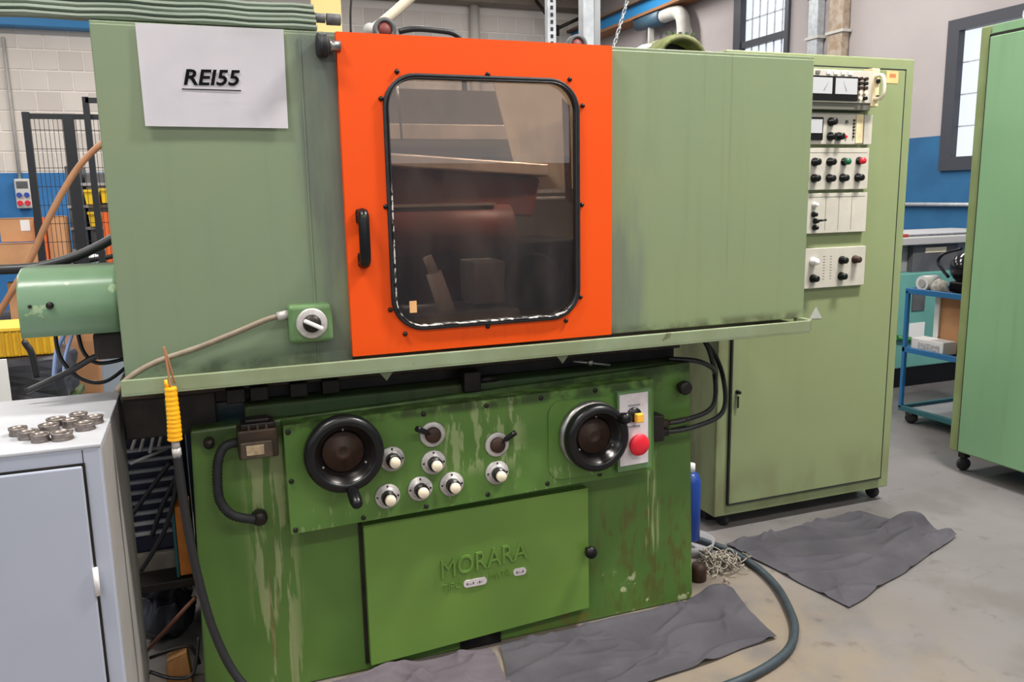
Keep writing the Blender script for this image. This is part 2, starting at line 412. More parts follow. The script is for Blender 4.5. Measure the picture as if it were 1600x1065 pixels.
# beams
obj('trim_1', B().box(-7, 7, 11.6, 11.99, 4.86, 5.1), concrete, kind='structure')
obj('roof_tie_beam', B().box(-7, 6.6, 11.7, 11.98, 4.13, 4.25, .01), beamblue, None, 'blue painted steel beam along the block wall at upper left', 'beam')
rb = thing('crane_rail_beam', (6.8, 9, 4.3), 'blue painted steel beam running along the top of the right wall', 'beam')
obj('web', B().box(6.78, 6.86, 6.5, 11.95, 4.30, 4.50), beamblue, rb)
obj('flange', B().box(6.68, 6.98, 6.5, 11.95, 4.26, 4.30), paint('rust_brown', (140, 96, 62), None, .7), rb)
obj('flange', B().box(6.68, 6.98, 6.5, 11.95, 4.50, 4.54), paint('rust_dark', (110, 88, 70), None, .7), rb)
tr = thing('roof_truss', (6.2, 11.4, 4.4), 'dark steel diagonal roof braces meeting in a vee behind the galvanised post', 'truss')
obj('brace', B().cyl((5.86, 11.45, 4.92), (6.26, 11.45, 4.46), .03, n=8), grease, tr)
obj('brace', B().cyl((6.26, 11.45, 4.46), (7.0, 11.45, 4.80), .03, n=8), grease, tr)
obj('gusset', B().box(6.2, 6.3, 11.43, 11.47, 4.34, 4.52), grease, tr)
el = thing('ventilation_duct', (6.8, 8.3, 3.4), 'grey ventilation duct elbow high on the right wall behind the machine', 'duct')
obj('pipe', B().tube([(6.8, 8.2, 3.2), (6.8, 8.2, 3.85), (6.8, 8.28, 4.1), (6.8, 8.5, 4.17), (6.8, 8.8, 4.17)], .1, 12), ductgrey, el)
obj('coupling', B().cyl((6.8, 8.75, 4.17), (6.8, 9.5, 4.2), .125, .11, n=12), plain('duct_blue', (54, 82, 100), .5), el)
obj('hanger', B().box(6.76, 6.84, 9.1, 9.15, 3.5, 4.1), ductgrey, el)
for nm, y0, y1, m, lb in (('cable_duct', 5.52, 5.68, galv, 'grey galvanised vertical cable duct on the wall, nearer the small barred window'),
                          ('cable_duct', 5.12, 5.34, paint('rusty_duct', (168, 156, 142), (140, 118, 94), .6, var=12), 'rusty vertical cable duct on the wall, nearer the large window')):
    c = thing(nm, (6.97, (y0+y1)/2, 1.0), lb, 'duct')
    obj('channel', B().box(6.88, 6.985, y0, y1, 1.0, 5.2, .008), m, c)
    for z in (3.3, 3.75): obj('bracket', B().box(6.865, 6.985, y0-.03, y1+.03, z, z+.03), ductgrey, c)
obj('wall_conduit', B().cyl((6.97, 4.4, 1.41), (6.97, 2.4, 1.41), .02, n=8), galv, None, 'thin horizontal conduit fixed on the blue part of the right wall', 'conduit')

# ------------------------------------------------------------------ grinding machine
M = thing('grinding_machine', (.85, .35, 0), 'green internal grinding machine with orange sliding door and black handwheels', 'machine')
b = B().hexa([(-.085, .07, 0), (1.72, .07, 0), (1.72, .80, 0), (-.085, .80, 0), (-.06, .075, .90), (1.69, .075, .955), (1.69, .80, .955), (-.06, .80, .90)]); b.bevel(.008)
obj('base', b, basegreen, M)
obj('floor_slot', B().box(.76, .91, .062, .075, .002, .040), black, M)
# dark slideways between base and enclosure
obj('slideway', B().box(-.245, 1.68, .17, .70, .955, 1.06, .006), grease, M)
obj('slideway_ledge', B().box(.10, 1.66, .095, .20, .90, .955, .012), darkgreen, M)
obj('slideway_rail', B().box(-.245, 1.68, .13, .17, 1.0, 1.035, .004), greasebrown, M)
obj('table_beam', B().box(-.245, .02, .14, .70, .875, 1.0, .006), grease, M)
for x in (.05, .12, .24, .34): obj('stop_dog', B().box(x, x+.055, .10, .15, .965, 1.01, .004), grease, M)
obj('stop_block', B().box(.80, .86, .06, .13, .93, 1.0, .006), grease, M)
obj('stop_screw', B().cyl((.86, .09, .965), (.93, .09, .965), .012, n=10), grease, M)
cl = obj('clamp_lever', B().cyl((1.20, .06, 1.005), (1.33, .03, .985), .005, n=8), steel, M)
obj('ball', B().ball((1.26, .045, .998), .013), steel, cl)
# enclosure
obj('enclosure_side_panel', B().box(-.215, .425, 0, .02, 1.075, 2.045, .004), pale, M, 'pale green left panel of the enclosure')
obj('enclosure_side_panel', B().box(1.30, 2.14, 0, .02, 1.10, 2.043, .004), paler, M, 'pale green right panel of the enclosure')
obj('enclosure_top_flange', B().box(-.215, 2.14, 0.002, .05, 2.04, 2.052, .003), pale, M)
obj('enclosure_end_wall', B().box(-.215, -.195, .02, .80, 1.075, 2.045), pale, M)
obj('enclosure_end_wall', B().box(2.12, 2.14, .02, .54, 1.10, 2.043), pale, M)
obj('enclosure_back', B().box(-.2, 2.1, .78, .80, 1.075, 2.0), innerwall, M)
obj('enclosure_floor', B().box(-.2, 2.1, .02, .78, 1.06, 1.085), innerwall, M)
obj('panel_fold', B().box(.318, .322, -.003, 0, 1.09, 2.03), pale, M)
ty = -.075
b = B().box(-.222, 2.112, ty, ty+.012, 1.058, 1.102, .003).box(-.222, 2.112, ty, .02, 1.056, 1.066, .002)
b.hexa([(2.112, ty, 1.064), (2.135, ty+.02, 1.068), (2.135, .02, 1.068), (2.112, .02, 1.064), (2.112, ty, 1.102), (2.135, ty+.02, 1.102), (2.135, .02, 1.102), (2.112, .02, 1.102)])
obj('drip_tray', b, traygreen, M)
for x in (.52, 1.12): obj('tray_bracket', B().plate([(x-.03, 1.058), (x+.03, 1.058), (x, 1.02)], -.03, -.024), traygreen, M)
# ridged cover above the left panel
prof = []
for k in range(5):
    z = 2.058+k*.0165
    prof += [(.017+.006*(k % 2)+k*.012, z), (.011+k*.012, z+.006), (.012+k*.012, z+.012)]
prof += [(.11, 2.14), (.11, 2.070), (.04, 2.058)]
def ridged(x0, x1, segs):
    b = B(); rs = []
    for i in range(segs+1):
        x = x0+(x1-x0)*i/segs; w = .0022*math.sin(i*1.7)
        rs.append([(x, y, z+w*(1 if z > 2.06 else 0)-.010*max(0, -.2-x)) for y, z in prof])
    return b.rings(rs, smooth=False)
obj('ridged_top_cover', ridged(-1.1, .375, 24), paint('ridged_cover_green', (138, 148, 134), (116, 126, 112), .5, var=(3, 30, 30), chips=((88, 84, 74), .66, (4, 30, 30))), M)
obj('cover_end_screw', B().cyl((.375, .06, 2.10), (.405, .06, 2.10), .014, n=10), darkgrey, M)
obj('cover_end_screw', B().cyl((.41, .06, 2.098), (.45, .06, 2.098), .017, n=10), darkgrey, M)
rl = obj('door_roller', B().lathe([(.008, 0), (.030, .002), (.034, .006), (.034, .013), (.030, .017), (.034, .021), (.034, .028), (.030, .032), (.008, .034)], (.362, -.030, 2.008), (1, 0, 0), 20), rubber, M)
obj('axle', B().cyl((.39, -.03, 2.008), (.43, -.03, 2.008), .016, n=12), steel, rl)
# orange sliding door
dx0, dx1, dz0, dz1 = .42, 1.303, 1.105, 2.048
wx0, wx1, wz0, wz1 = .553, 1.177, 1.178, 1.934
hole = rrect(wx0, wx1, wz0, wz1, .095)
door = obj('sliding_door', B().plate([(dx0, dz0+.0), (dx1, dz0), (dx1, dz1), (dx0, dz1)], -.030, -.006, [hole]), orange, M)
# gasket: a black lip around the opening with a locking strip pressed into it
def sweep(loop, cx, cz, inner, outer, y0, y1):
    b = B(); rs = []
    def off(p, d):
        i = loop.index(p); a = loop[i-1]; c = loop[(i+1) % len(loop)]
        t = Vector((c[0]-a[0], c[1]-a[1])).normalized(); n = Vector((t.y, -t.x)); return (p[0]+n.x*d, p[1]+n.y*d)
    for p in loop:
        o = off(p, outer); q = off(p, inner)
        rs.append([(o[0], y1, o[1]), (o[0], (y0+y1)/2, o[1]), ((o[0]*3+q[0])/4, y0, (o[1]*3+q[1])/4), ((o[0]+3*q[0])/4, y0, (o[1]+3*q[1])/4), (q[0], (y0+y1)/2, q[1]), (q[0], y1, q[1])])
    return b.rings(rs, close=True)
hl = rrect(wx0, wx1, wz0, wz1, .095, 10)
obj('window_gasket', sweep(hl, 0, 0, -.007, .009, -.040, -.012), rubber, door)
tt = NT('locking_strip'); f = tt.math('MULTIPLY', tt.ramp(tt.noise(55, 2), .50, .56), tt.math('MAXIMUM', tt.boxmask(.5, .58, 1.1, 1.60, .03), tt.boxmask(.5, 1.25, 1.1, 1.2, .03)))
tt.col(tt.mix(f, lin((30, 30, 32)), lin((214, 208, 200)))); tt.b.inputs['Roughness'].default_value = .4
obj('locking_strip', sweep(hl, 0, 0, -.0095, -.004, -.043, -.02), tt.m, door)
obj('window_pane', B().plate(rrect(wx0+.002, wx1-.002, wz0+.002, wz1-.002, .093), -.016, -.012), oilglass, door)
sm = mesh_of('screw', B().lathe([(.0075, 0), (.0075, .004), (.004, .008), (.0005, .0085)], (0, 0, 0), (0, -1, 0), 10), black)
for x, z in ((.592, 1.944), (.541, 1.866), (.875, 1.945), (1.151, 1.939), (1.196, 1.859), (.541, 1.553), (1.192, 1.545), (.541, 1.241), (.584, 1.163), (.856, 1.166), (1.132, 1.165), (1.186, 1.241)):
    inst('screw', sm, door, (x, -.030, z))
b = B().tube([(.468, -.03, 1.535), (.466, -.062, 1.532), (.465, -.072, 1.505), (.465, -.072, 1.42), (.465, -.062, 1.392), (.466, -.03, 1.388)], .0165, 10, 5)
b.box(.449, .485, -.040, -.030, 1.505, 1.548, .006).box(.449, .485, -.040, -.030, 1.376, 1.42, .006)
obj('door_handle', b, black, door)
obj('sealant_strip', B().hexa([(1.150, .0, 1.56), (1.172, .0, 1.55), (1.172, .006, 1.55), (1.150, .006, 1.56), (1.140, .0, 1.885), (1.165, .0, 1.86), (1.165, .006, 1.86), (1.140, .006, 1.885)]), foam, door)
obj('label_scrap', B().box(.605, .628, -.0175, -.0165, 1.225, 1.262, .0003), stickorange, door)
# what stands behind the pane
obj('wheel_guard', B().hexa([(.50, .26, 1.690), (1.215, .30, 1.645), (1.215, .60, 1.645), (.50, .6, 1.690), (.50, .27, 1.735), (1.225, .31, 1.69), (1.225, .6, 1.69), (.50, .6, 1.735)]).bevel(.006), guardgrey, M)
obj('wheelhead', B().hexa([(.55, .32, 1.555), (1.165, .32, 1.50), (1.165, .7, 1.50), (.55, .7, 1.555), (.55, .33, 1.70), (1.20, .33, 1.64), (1.20, .7, 1.64), (.55, .7, 1.70)]).bevel(.008), redgrey, M)
obj('slide_edge', B().box(.55, 1.01, .29, .40, 1.546, 1.556), guardgrey, M)
obj('spindle_housing', B().lathe([(.02, 0), (.085, .003), (.092, .012), (.092, .47), (.085, .48)], (.60, .36, 1.465), (1, 0, 0), 28), redgrey, M)
obj('spindle_carrier', B().box(.74, 1.075, .33, .7, 1.39, 1.54, .012).box(.80, 1.02, .42, .7, 1.12, 1.40, .01), redgrey, M)
obj('dressing_arm', B().cyl((.715, .16, 1.385), (.735, .16, 1.33), .016, .018, n=14).cyl((.735, .16, 1.33), (.80, .16, 1.13), .027, .030, n=16), white, M)
obj('workhead_block', B().box(.87, .985, .14, .30, 1.215, 1.36, .006), midgrey, M)
obj('workhead_base', B().box(.66, 1.02, .10, .40, 1.085, 1.2, .01), midgrey, M)
obj('coolant_pipe', B().cyl((.645, .2, 1.98), (.655, .2, 1.76), .004, n=8), steel, M)
obj('chuck', B().lathe([(.02, 0), (.09, .004), (.10, .02), (.10, .12)], (1.12, .20, 1.28), (-.5, -1, 0), 24), grease, M)
obj('chuck_bracket', B().box(1.08, 1.3, .25, .6, 1.085, 1.42, .01), grease, M)
obj('inner_rail', B().box(1.10, 1.40, .5, .53, 1.585, 1.61, .002).box(1.10, 1.40, .5, .53, 1.56, 1.572, .002), alu, M)
obj('inner_rail', B().box(.3, 1.25, .70, .74, 1.80, 1.86, .004), guardgrey, M)
obj('splash_sheet', B().hexa([(1.16, .42, 1.60), (1.40, .30, 1.60), (1.40, .31, 1.60), (1.16, .43, 1.60), (1.07, .46, 2.0), (1.40, .30, 2.0), (1.40, .31, 2.0), (1.07, .47, 2.0)]), paint('splash_sheet_beige', (206, 196, 172), (188, 176, 150), .4, var=6), M)
# rotary switch on the left panel
sw = obj('switch_box', B().box(.235, .362, -.055, 0, 1.163, 1.275, .012, 3), switchgreen, M)
obj('dial_plate', B().lathe([(.045, 0), (.045, .004), (.040, .006), (.0005, .006)], (.300, -.055, 1.220), n=28), alu, sw)
kn = obj('switch_knob', B().lathe([(.027, 0), (.025, .012), (.012, .016), (.0005, .016)], (.300, -.061, 1.220), n=20), grease, sw)
obj('switch_pointer', B().box(.272, .332, -.088, -.074, 1.214, 1.226, .004).rot(R(28), 'Y', (.300, -.07, 1.22)), white, sw)
obj('power_cable', B().tube([(.236, -.03, 1.248), (.18, -.03, 1.238), (.09, -.022, 1.205), (-.02, -.022, 1.168), (-.13, -.03, 1.138), (-.20, -.05, 1.105), (-.235, -.06, 1.07)], .0085, 10), conduit, M)
obj('cable_gland', B().cyl((.205, -.03, 1.243), (.237, -.03, 1.248), .013, n=10), alu, sw)
# control panel
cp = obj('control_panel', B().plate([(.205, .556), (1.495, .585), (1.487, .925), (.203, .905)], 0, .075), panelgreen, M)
sm2 = mesh_of('panel_screw', B().lathe([(.008, 0), (.008, .004), (.004, .006), (.0005, .006)], (0, 0, 0), n=8), grease)
for x, z in ((.216, .884), (.216, .728), (.219, .569), (.431, .575), (.638, .581), (.852, .589), (1.071, .595), (1.274, .600), (1.463, .610), (.641, .893), (.855, .897), (1.051, .902), (1.256, .908)):
    inst('panel_screw', sm2, cp, (x, 0, z))
obj('wheel_plate', B().plate(rrect(1.075, 1.335, .605, .885, .05), -.006, 0), panelgreen, cp)
# handwheels
def handwheel(cx, cz, r, y, hx, hz, hub, ring=False, gl=1):
    b = B().lathe([(r*.73, .044), (r*.74, .052), (r*.80, .057), (r*.92, .055), (r*.985, .047), (r, .036), (r, .018), (r*.95, .006), (r*.84, .0), (r*.60, -.010), (r*.3, -.012), (r*.3, -.006), (r*.53, -.004), (r*.56, .004)], (cx, y, cz), n=48, close=True)
    h = obj('handwheel', b, black, M)
    obj('inner_cone', B().lathe([(r*.735, .0475), (r*.66, .036), (r*.56, .010), (r*.50, .004)], (cx, y, cz), n=40, cap=False), plain('cone_steel' + str(ring), (74, 71, 70), .22, .9), h)
    hb = obj('hub', B().lathe([(r*.53, -.005), (r*.53, .010), (r*.51, .013), (r*.22, .013), (r*.20, .017), (r*.12, .017), (r*.10, .015), (.0005, .015)], (cx, y, cz), n=32), hub, h)
    obj('wheel_shaft', B().cyl((cx, y+.006, cz), (cx, .01, cz), .03, n=16), grease, h)
    for a in (90, 210, 330):
        obj('cone_screw', B().ball((cx+.62*r*math.cos(R(a)), y-.026, cz+.62*r*math.sin(R(a))), .005, u=8, v=6), steel, h)
    s = B().lathe([(.009, 0), (.016, .006*gl), (.019, .03*gl), (.020, .06*gl), (.017, .082*gl), (.010, .09*gl), (.0005, .091*gl)], (hx, y-.038, hz), (hx-cx, -.22, hz-cz) if False else (.25*(hx-cx), -.08, .25*(hz-cz)), n=16)
    obj('crank_grip', s, black, h)
    if ring: obj('scale_ring', B().lathe([(r*1.02, -.018), (r*1.02, .004), (r*.9, .006)], (cx, y, cz), n=40, cap=False), steel, h)
handwheel(.374, .810, .122, -.020, .388, .700, hubbrown)
handwheel(1.232, .756, .118, -.028, 1.312, .818, hubbrown, True, .62)
# dials and selectors
def dial(x, z):
    d = obj('control_dial', B().lathe([(.041, 0), (.041, .006), (.038, .009), (.029, .009), (.029, .013), (.0005, .013)], (x, 0, z), n=28), alu, M)
    obj('knob', B().lathe([(.0235, .012), (.0235, .036), (.020, .040), (.0005, .040)], (x, 0, z), n=14, smooth=False), black, d)
    for a in (90, 180, 0): obj('dial_mark', B().box(x+.034*math.cos(R(a))-.003, x+.034*math.cos(R(a))+.003, -.0096, -.0088, z+.034*math.sin(R(a))-.003, z+.034*math.sin(R(a))+.003), grease, d)
    obj('knob_cap', B().lathe([(.0175, .040), (.0175, .052), (.015, .055), (.0005, .055)], (x, 0, z), n=18), cream, d)
for x, z in ((.531, .758), (.667, .728), (.511, .636), (.619, .645), (.726, .645), (.886, .662)): dial(x, z)
def selector(x, z, lx, lz):
    d = obj('selector_dial', B().lathe([(.042, 0), (.042, .006), (.039, .009), (.026, .009), (.0005, .008)], (x, 0, z), n=28), alu, M)
    obj('selector_hub', B().lathe([(.027, .008), (.026, .018), (.022, .022), (.0005, .022)], (x, 0, z), n=20), hubbrown, d)
    v = Vector((lx-x, 0, lz-z)).normalized()
    p0 = Vector((x, -.018, z))+v*.016; p1 = Vector((x, -.04, z))+v*.070
    l = obj('selector_lever', B().tube([p0, p0.lerp(p1, .3), p1], .009, 10, 3, rf=lambda i, m: .005 if i < 3 else .0095), black, d)
selector(.667, .822, .60, .862); selector(.888, .760, .95, .812)
# start / emergency stop station
es = obj('stop_station', B().plate([(1.335, .605), (1.470, .608), (1.466, .898), (1.332, .895)], -.022, .01), switchgreen, M)
obj('face_plate', B().plate([(1.342, .626), (1.455, .628), (1.451, .888), (1.338, .886)], -.026, -.022), paint('scuffed_white_plate', (214, 208, 208), (196, 188, 190), .5, var=20), es)
obj('stop_button', B().lathe([(.02, 0), (.02, .010), (.038, .012), (.040, .018), (.037, .024), (.02, .027), (.0005, .028)], (1.408, -.026, .703), n=28), red, es)
sl = obj('start_selector', B().lathe([(.026, 0), (.026, .012), (.0005, .013)], (1.393, -.026, .812), n=20), black, es)
obj('selector_tip', B().box(1.388, 1.416, -.062, -.04, .788, .820, .004), ambery, es)
for z in (.842, .765): obj('plate_legend', B().box(1.372, 1.42, -.0268, -.026, z, z+.006), midgrey, es)
# access cover with cast lettering
co = obj('access_cover', B().plate([(.438, .036), (1.248, .078), (1.245, .540), (.436, .532)], .036, .072), covergreen, M)
obj('cover_gap', B().box(.424, .437, .064, .074, .03, .53), grease, co)
obj('cover_knob', B().lathe([(.008, 0), (.008, .02), (.021, .024), (.023, .034), (.020, .044), (.0005, .047)], (1.240, .036, .309), n=20), black, co)
text('cast_lettering', 'MORARA', .690, 1.004, .300, .366, .0362, .009, covergreen, co, off=0, shift=.02)
text('cast_small_lettering', 'TIPO', .692, .762, .252, .276, .0362, .004, covergreen, co, off=0, shift=.003)
text('cast_small_lettering', 'MATR.', .862, .944, .262, .286, .0362, .004, covergreen, co, off=0, shift=.003)
for x0, x1, z in ((.768, .852, .264), (.952, 1.000, .272)):
    t = obj('type_plate', B().plate(rrect(x0, x1, z-.013, z+.013, .012, 5), .031, .036), paint('plate_pink_grey', (200, 190, 190), None, .5), co)
    for k in range(int((x1-x0-.018)/.0075)):
        if x1-x0 > .07 and k == 4: continue
        obj('stamped_mark', B().box(x0+.010+k*.0075, x0+.0150+k*.0075, .0305, .031, z-.005+.001*(k % 2), z+.004-.002*(k % 3)), midgrey if k % 3 else darkgrey, t)
# junction box and corrugated conduit left of the control panel
jb = obj('junction_box', B().box(.070, .185, -.01, .08, .815, .905, .006), greasebrown, M)
obj('box_lid', B().box(.075, .168, -.022, -.01, .820, .872, .004), paint('greasy_lid', (92, 80, 66), (70, 60, 50), .45, .2, var=20), jb)
obj('rating_plate', B().box(.092, .142, -.0235, -.022, .832, .862), paint('stained_plate', (190, 172, 140), (150, 128, 96), .5, var=40), jb)
obj('box_cap', B().box(.082, .180, .0, .075, .905, .922, .004).box(.095, .165, .01, .06, .922, .932, .003), grease, jb)
for x in (.10, .125, .15): obj('cap_rib', B().box(x, x+.008, -.006, .0, .876, .918, .002), greasebrown, jb)
cdm = [(.075, .03, .862), (.035, .02, .858), (.012, .015, .82), (.004, .01, .75), (.008, .01, .69), (.040, .015, .640), (.10, .03, .612)]
obj('corrugated_conduit', B().tube(cdm, .014, 10, 14, rf=lambda i, m: .0155 if i % 2 else .0125), rubber, M)
obj('conduit_flange', B().lathe([(.024, 0), (.024, .03), (.016, .04), (.0005, .04)], (.118, .075, .605), n=14), grease, M)
obj('conduit_plug', B().lathe([(.016, 0), (.016, .03), (.0005, .034)], (-.01, .075, .862), n=12), grease, M)
# spindle motor cover sticking out at left
mp = [(.10, 1.212), (.10, 1.30), (.112, 1.35), (.15, 1.385), (.21, 1.398), (.33, 1.398), (.40, 1.37), (.43, 1.30), (.43, 1.212)]
b = B().rings([[(x, y, z) for y, z in mp] for x in (-.475, -.470, -.235, -.222)], smooth=True)
obj('motor_cover', b, motorgreen, M)
obj('cover_screw', B().lathe([(.010, 0), (.010, .008), (.0005, .010)], (-.395, .10, 1.30), n=10), grease, M)
obj('cover_screw', B().lathe([(.005, 0), (.005, .004), (.0005, .005)], (-.445, .10, 1.30), n=8), grease, M)
obj('motor_bracket', B().box(-.30, -.215, .12, .40, 1.13, 1.21, .01), grease, M)
# hydraulic fittings and hoses at the right end
obj('bleed_knob', B().lathe([(.014, 0), (.014, .02), (.026, .024), (.026, .045), (.018, .05), (.0005, .05)], (1.645, .075, .868), n=16), grease, M)
for p in ([(1.57, .03, .745), (1.64, .02, .752), (1.78, .06, .775), (1.86, .16, .86), (1.86, .22, .98), (1.80, .25, 1.04), (1.70, .25, 1.05)],
          [(1.56, .03, .712), (1.66, .01, .722), (1.82, .05, .752), (1.90, .16, .85), (1.90, .24, .95), (1.82, .26, 1.02), (1.66, .22, 1.0)],
          [(1.62, .12, .965), (1.72, .08, .955), (1.80, .10, .92), (1.86, .16, .88)]):
    obj('hydraulic_hose', B().tube(p, .0095, 8), hoseblack, M)
for z in (.745, .712):
    obj('hose_fitting', B().cyl((1.50, .05, z-.006), (1.57, .03, z), .016, n=8).cyl((1.57, .03, z), (1.64, .02, z+.009), .010, n=8), greasebrown if z > .73 else grease, M)
obj('manifold', B().box(1.49, 1.55, .02, .09, .68, .78, .006), grease, M)
# belt guard standing up behind the right panel
b = B(); rs = []
for (a_, c_, y) in ((.098, .072, .52), (.112, .088, .515), (.125, .100, .53), (.125, .100, .76), (.10, .075, .77), (.098, .072, .70)):
    rs.append([(1.915+a_*math.cos(R(t)), y, 2.115+c_*math.sin(R(t))) for t in range(0, 360, 15)])
obj('exhaust_hood', b.rings(rs, close=True), paint('hood_olive', (120, 128, 74), (84, 86, 48), .6, var=14), M)
obj('hood_dark_mouth', B().rings([[(1.915+.100*math.cos(R(t)), y, 2.115+.074*math.sin(R(t))) for t in range(0, 360, 15)] for y in (.60, .615)]), grease, M)  # dark disc added for the shade inside the hood mouth
for k in range(5): obj('hood_lug', B().box(1.85+k*.03, 1.858+k*.03, .53, .545, 2.21, 2.222), darkgreen, M)
obj('hood_hose', B().tube([(1.83, .62, 2.17), (1.78, .62, 2.16), (1.72, .6, 2.11), (1.68, .58, 2.04)], .018, 8), galv, M)

# paper sign
ps = thing('paper_sign', (.087, -.004, 1.78), 'white paper sheet printed REI55 taped to the pale green panel', 'sign')
def sheet():
    b = B(); n = 14; rs = []
    c = [(-.104, 2.048), (.278, 2.051), (.273, 1.780), (-.102, 1.782)]
    g = []
    for j in range(n+1):
        row = []
        for i in range(n+1):
            u, v = i/n, j/n
            x = (c[0][0]*(1-u)+c[1][0]*u)*(1-v)+(c[3][0]*(1-u)+c[2][0]*u)*v
            z = (c[0][1]*(1-u)+c[1][1]*u)*(1-v)+(c[3][1]*(1-u)+c[2][1]*u)*v
            row.append(b.bm.verts.new((x, -.005-.006*v*v-.0006*math.sin(u*5+v*2)*v, z)))
        g.append(row)
    for j in range(n):
        for i in range(n):
            f = b.bm.faces.new((g[j][i], g[j][i+1], g[j+1][i+1], g[j+1][i])); f.smooth = True
    bmesh.ops.solidify(b.bm, geom=b.bm.faces[:], thickness=.0006)
    for f in b.bm.faces: f.smooth = False
    return b
obj('sheet', sheet(), paper, ps)
text('printed_text', 'REI55', .004, .153, 1.892, 1.934, -.0082, .0004, ink, ps, shear=.22, off=.022, shift=.002)
obj('underline', B().plate([(-.002, 1.883), (.152, 1.8825), (.152, 1.8795), (-.002, 1.880)], -.0092, -.0088), ink, ps)

# ------------------------------------------------------------------ electrical cabinet behind at right
E = thing('electrical_cabinet', (2.69, .85, 0), 'tall pale green electrical cabinet with instrument panels on its door', 'cabinet')
ex0, ex1, ez0, ez1, ey = 2.165, 3.215, .075, 2.172, .575
b = B().box(ex0, ex1, ey, 1.15, ez0, ez1, .006)
obj('body', b, cabgreen, E)
ed = obj('door', B().box(2.235, 3.150, ey-.014, ey-.001, .135, 2.118, .004), cabgreen, E)
gap = B(); 
for q in ((2.228, 2.236, .130, 2.123), (3.149, 3.154, .130, 2.123), (2.23, 3.153, .130, .136), (2.23, 3.153, 2.117, 2.123)): gap.box(q[0], q[1], ey-.0135, ey+.001, q[2], q[3])
obj('door_gap_line', gap, rubber, E)  # added dark strips stand in for the open gap around the door
obj('light_blocker', B().box(2.22, 3.16, .72, 1.12, .003, .074), rubber, E)  # added dark block, keeps light from leaking through under the cabinet
lk = obj('door_lock', B().lathe([(.010, 0), (.010, .008), (.0005, .009)], (2.262, ey-.014, .675), n=12), grease, ed)
obj('key', B().box(2.256, 2.268, ey-.04, ey-.02, .668, .682, .002), grease, ed)
obj('key_tag', B().box(2.257, 2.267, ey-.026, ey-.022, .60, .655, .002), grease, ed)
obj('sticker', B().box(3.035, 3.105, ey-.0155, ey-.014, 2.058, 2.112), stickorange, ed)
obj('sticker_print', B().box(3.052, 3.090, ey-.0158, ey-.0155, 2.083, 2.100), paint('sticker_ink', (176, 110, 70), None, .7), ed)
obj('warning_triangle', B().plate([(2.655, .985), (2.728, .982), (2.692, 1.040)], ey-.0155, ey-.014), paint('faded_triangle', (176, 176, 166), (164, 164, 160), .6, var=30), ed)
for x in (2.25, 3.17):
    for y in (.64, 1.08):
        c = obj('castor', B().lathe([(.012, -.014), (.030, -.014), (.034, -.008), (.034, .008), (.030, .014), (.012, .014)], (x+.01, y, .034), (1, .3, 0), 18), rubber, E)
        obj('castor_fork', B().box(x-.018, x+.036, y-.02, y+.02, .060, .076, .003), grease, c)
# instrument modules
my = .545
def knob(x, z, parent, m=black, r=.017, h=.032):
    k = obj('knob', B().lathe([(r*1.15, 0), (r*1.15, .006), (r, .008), (r*.85, h), (r*.5, h+.003), (.0005, h+.003)], (x, my-.006, z), n=14), m, parent)
    return k
m1 = obj('meter_module', B().box(2.45, 2.905, my-.04, ey-.012, 1.958, 2.098, .003), modbeige, ed)
obj('meter_bezel', B().box(2.46, 2.815, my-.047, my-.04, 1.966, 2.070, .002), black, m1)
obj('meter_face', B().box(2.50, 2.668, my-.049, my-.047, 1.994, 2.062), metergl, m1)
mf = obj('meter_face', B().box(2.686, 2.808, my-.049, my-.047, 1.994, 2.062), metergl, m1)
obj('meter_needle', B().plate([(2.745, 2.006), (2.749, 2.006), (2.728, 2.050)], my-.0495, my-.049), darkgrey, m1)
obj('meter_needle', B().plate([(2.62, 2.006), (2.624, 2.006), (2.648, 2.048)], my-.0495, my-.049), darkgrey, m1)
for x in (2.53, 2.58, 2.64, 2.68, 2.72, 2.76): obj('top_button', B().box(x, x+.022, my-.044, my-.04, 2.078, 2.090), white if x != 2.58 else moddark, m1)
for x in (2.826, 2.856):
    for z, m in ((2.062, hubbrown), (2.042, grease), (2.022, hubbrown), (2.002, cream), (1.978, cream if x < 2.84 else black)):
        obj('push_button', B().cyl((x, my-.04, z), (x, my-.056, z), .008, n=10), m, m1)
hd = obj('module_handle', B().tube([(2.918, my-.03, 2.075), (2.918, my-.085, 2.07), (2.918, my-.085, 1.985), (2.918, my-.03, 1.98)], .009, 8, 4), cream, m1)
obj('handle_plate', B().box(2.898, 2.942, my-.04, ey-.012, 1.945, 2.112, .003), modcream, m1)
for z in (2.055, 1.985): obj('plate_screw', B().cyl((2.93, my-.03, z), (2.93, my-.048, z), .010, n=10), black, m1)
obj('module_ledge', B().box(2.45, 2.90, my-.035, ey-.012, 1.928, 1.957, .002), moddark, ed)
m2 = obj('control_module', B().box(2.45, 2.890, my-.006, ey-.012, 1.780, 1.918, .002), modbeige, ed)
obj('cream_strip', B().box(2.850, 2.890, my-.010, my-.006, 1.786, 1.912), modcream, m2)
obj('end_bracket', B().box(2.898, 2.945, my-.008, ey-.012, 1.780, 1.912, .002), modbeige, m2)
obj('meter_bezel', B().box(2.56, 2.660, my-.014, my-.006, 1.798, 1.897, .002), black, m2)
obj('meter_face', B().box(2.57, 2.652, my-.016, my-.014, 1.828, 1.888), metergl, m2)
for x, z in ((2.706, 1.878), (2.706, 1.814), (2.752, 1.814)): knob(x, z, m2)
obj('indicator_lamp', B().cyl((2.796, my-.006, 1.814), (2.796, my-.012, 1.814), .006, n=10), red, m2)
obj('indicator_lamp', B().cyl((2.775, my-.006, 1.814), (2.775, my-.010, 1.814), .005, n=10), red, m2)
obj('socket', B().cyl((2.796, my-.006, 1.879), (2.796, my-.010, 1.879), .008, n=10), darkgrey, m2)
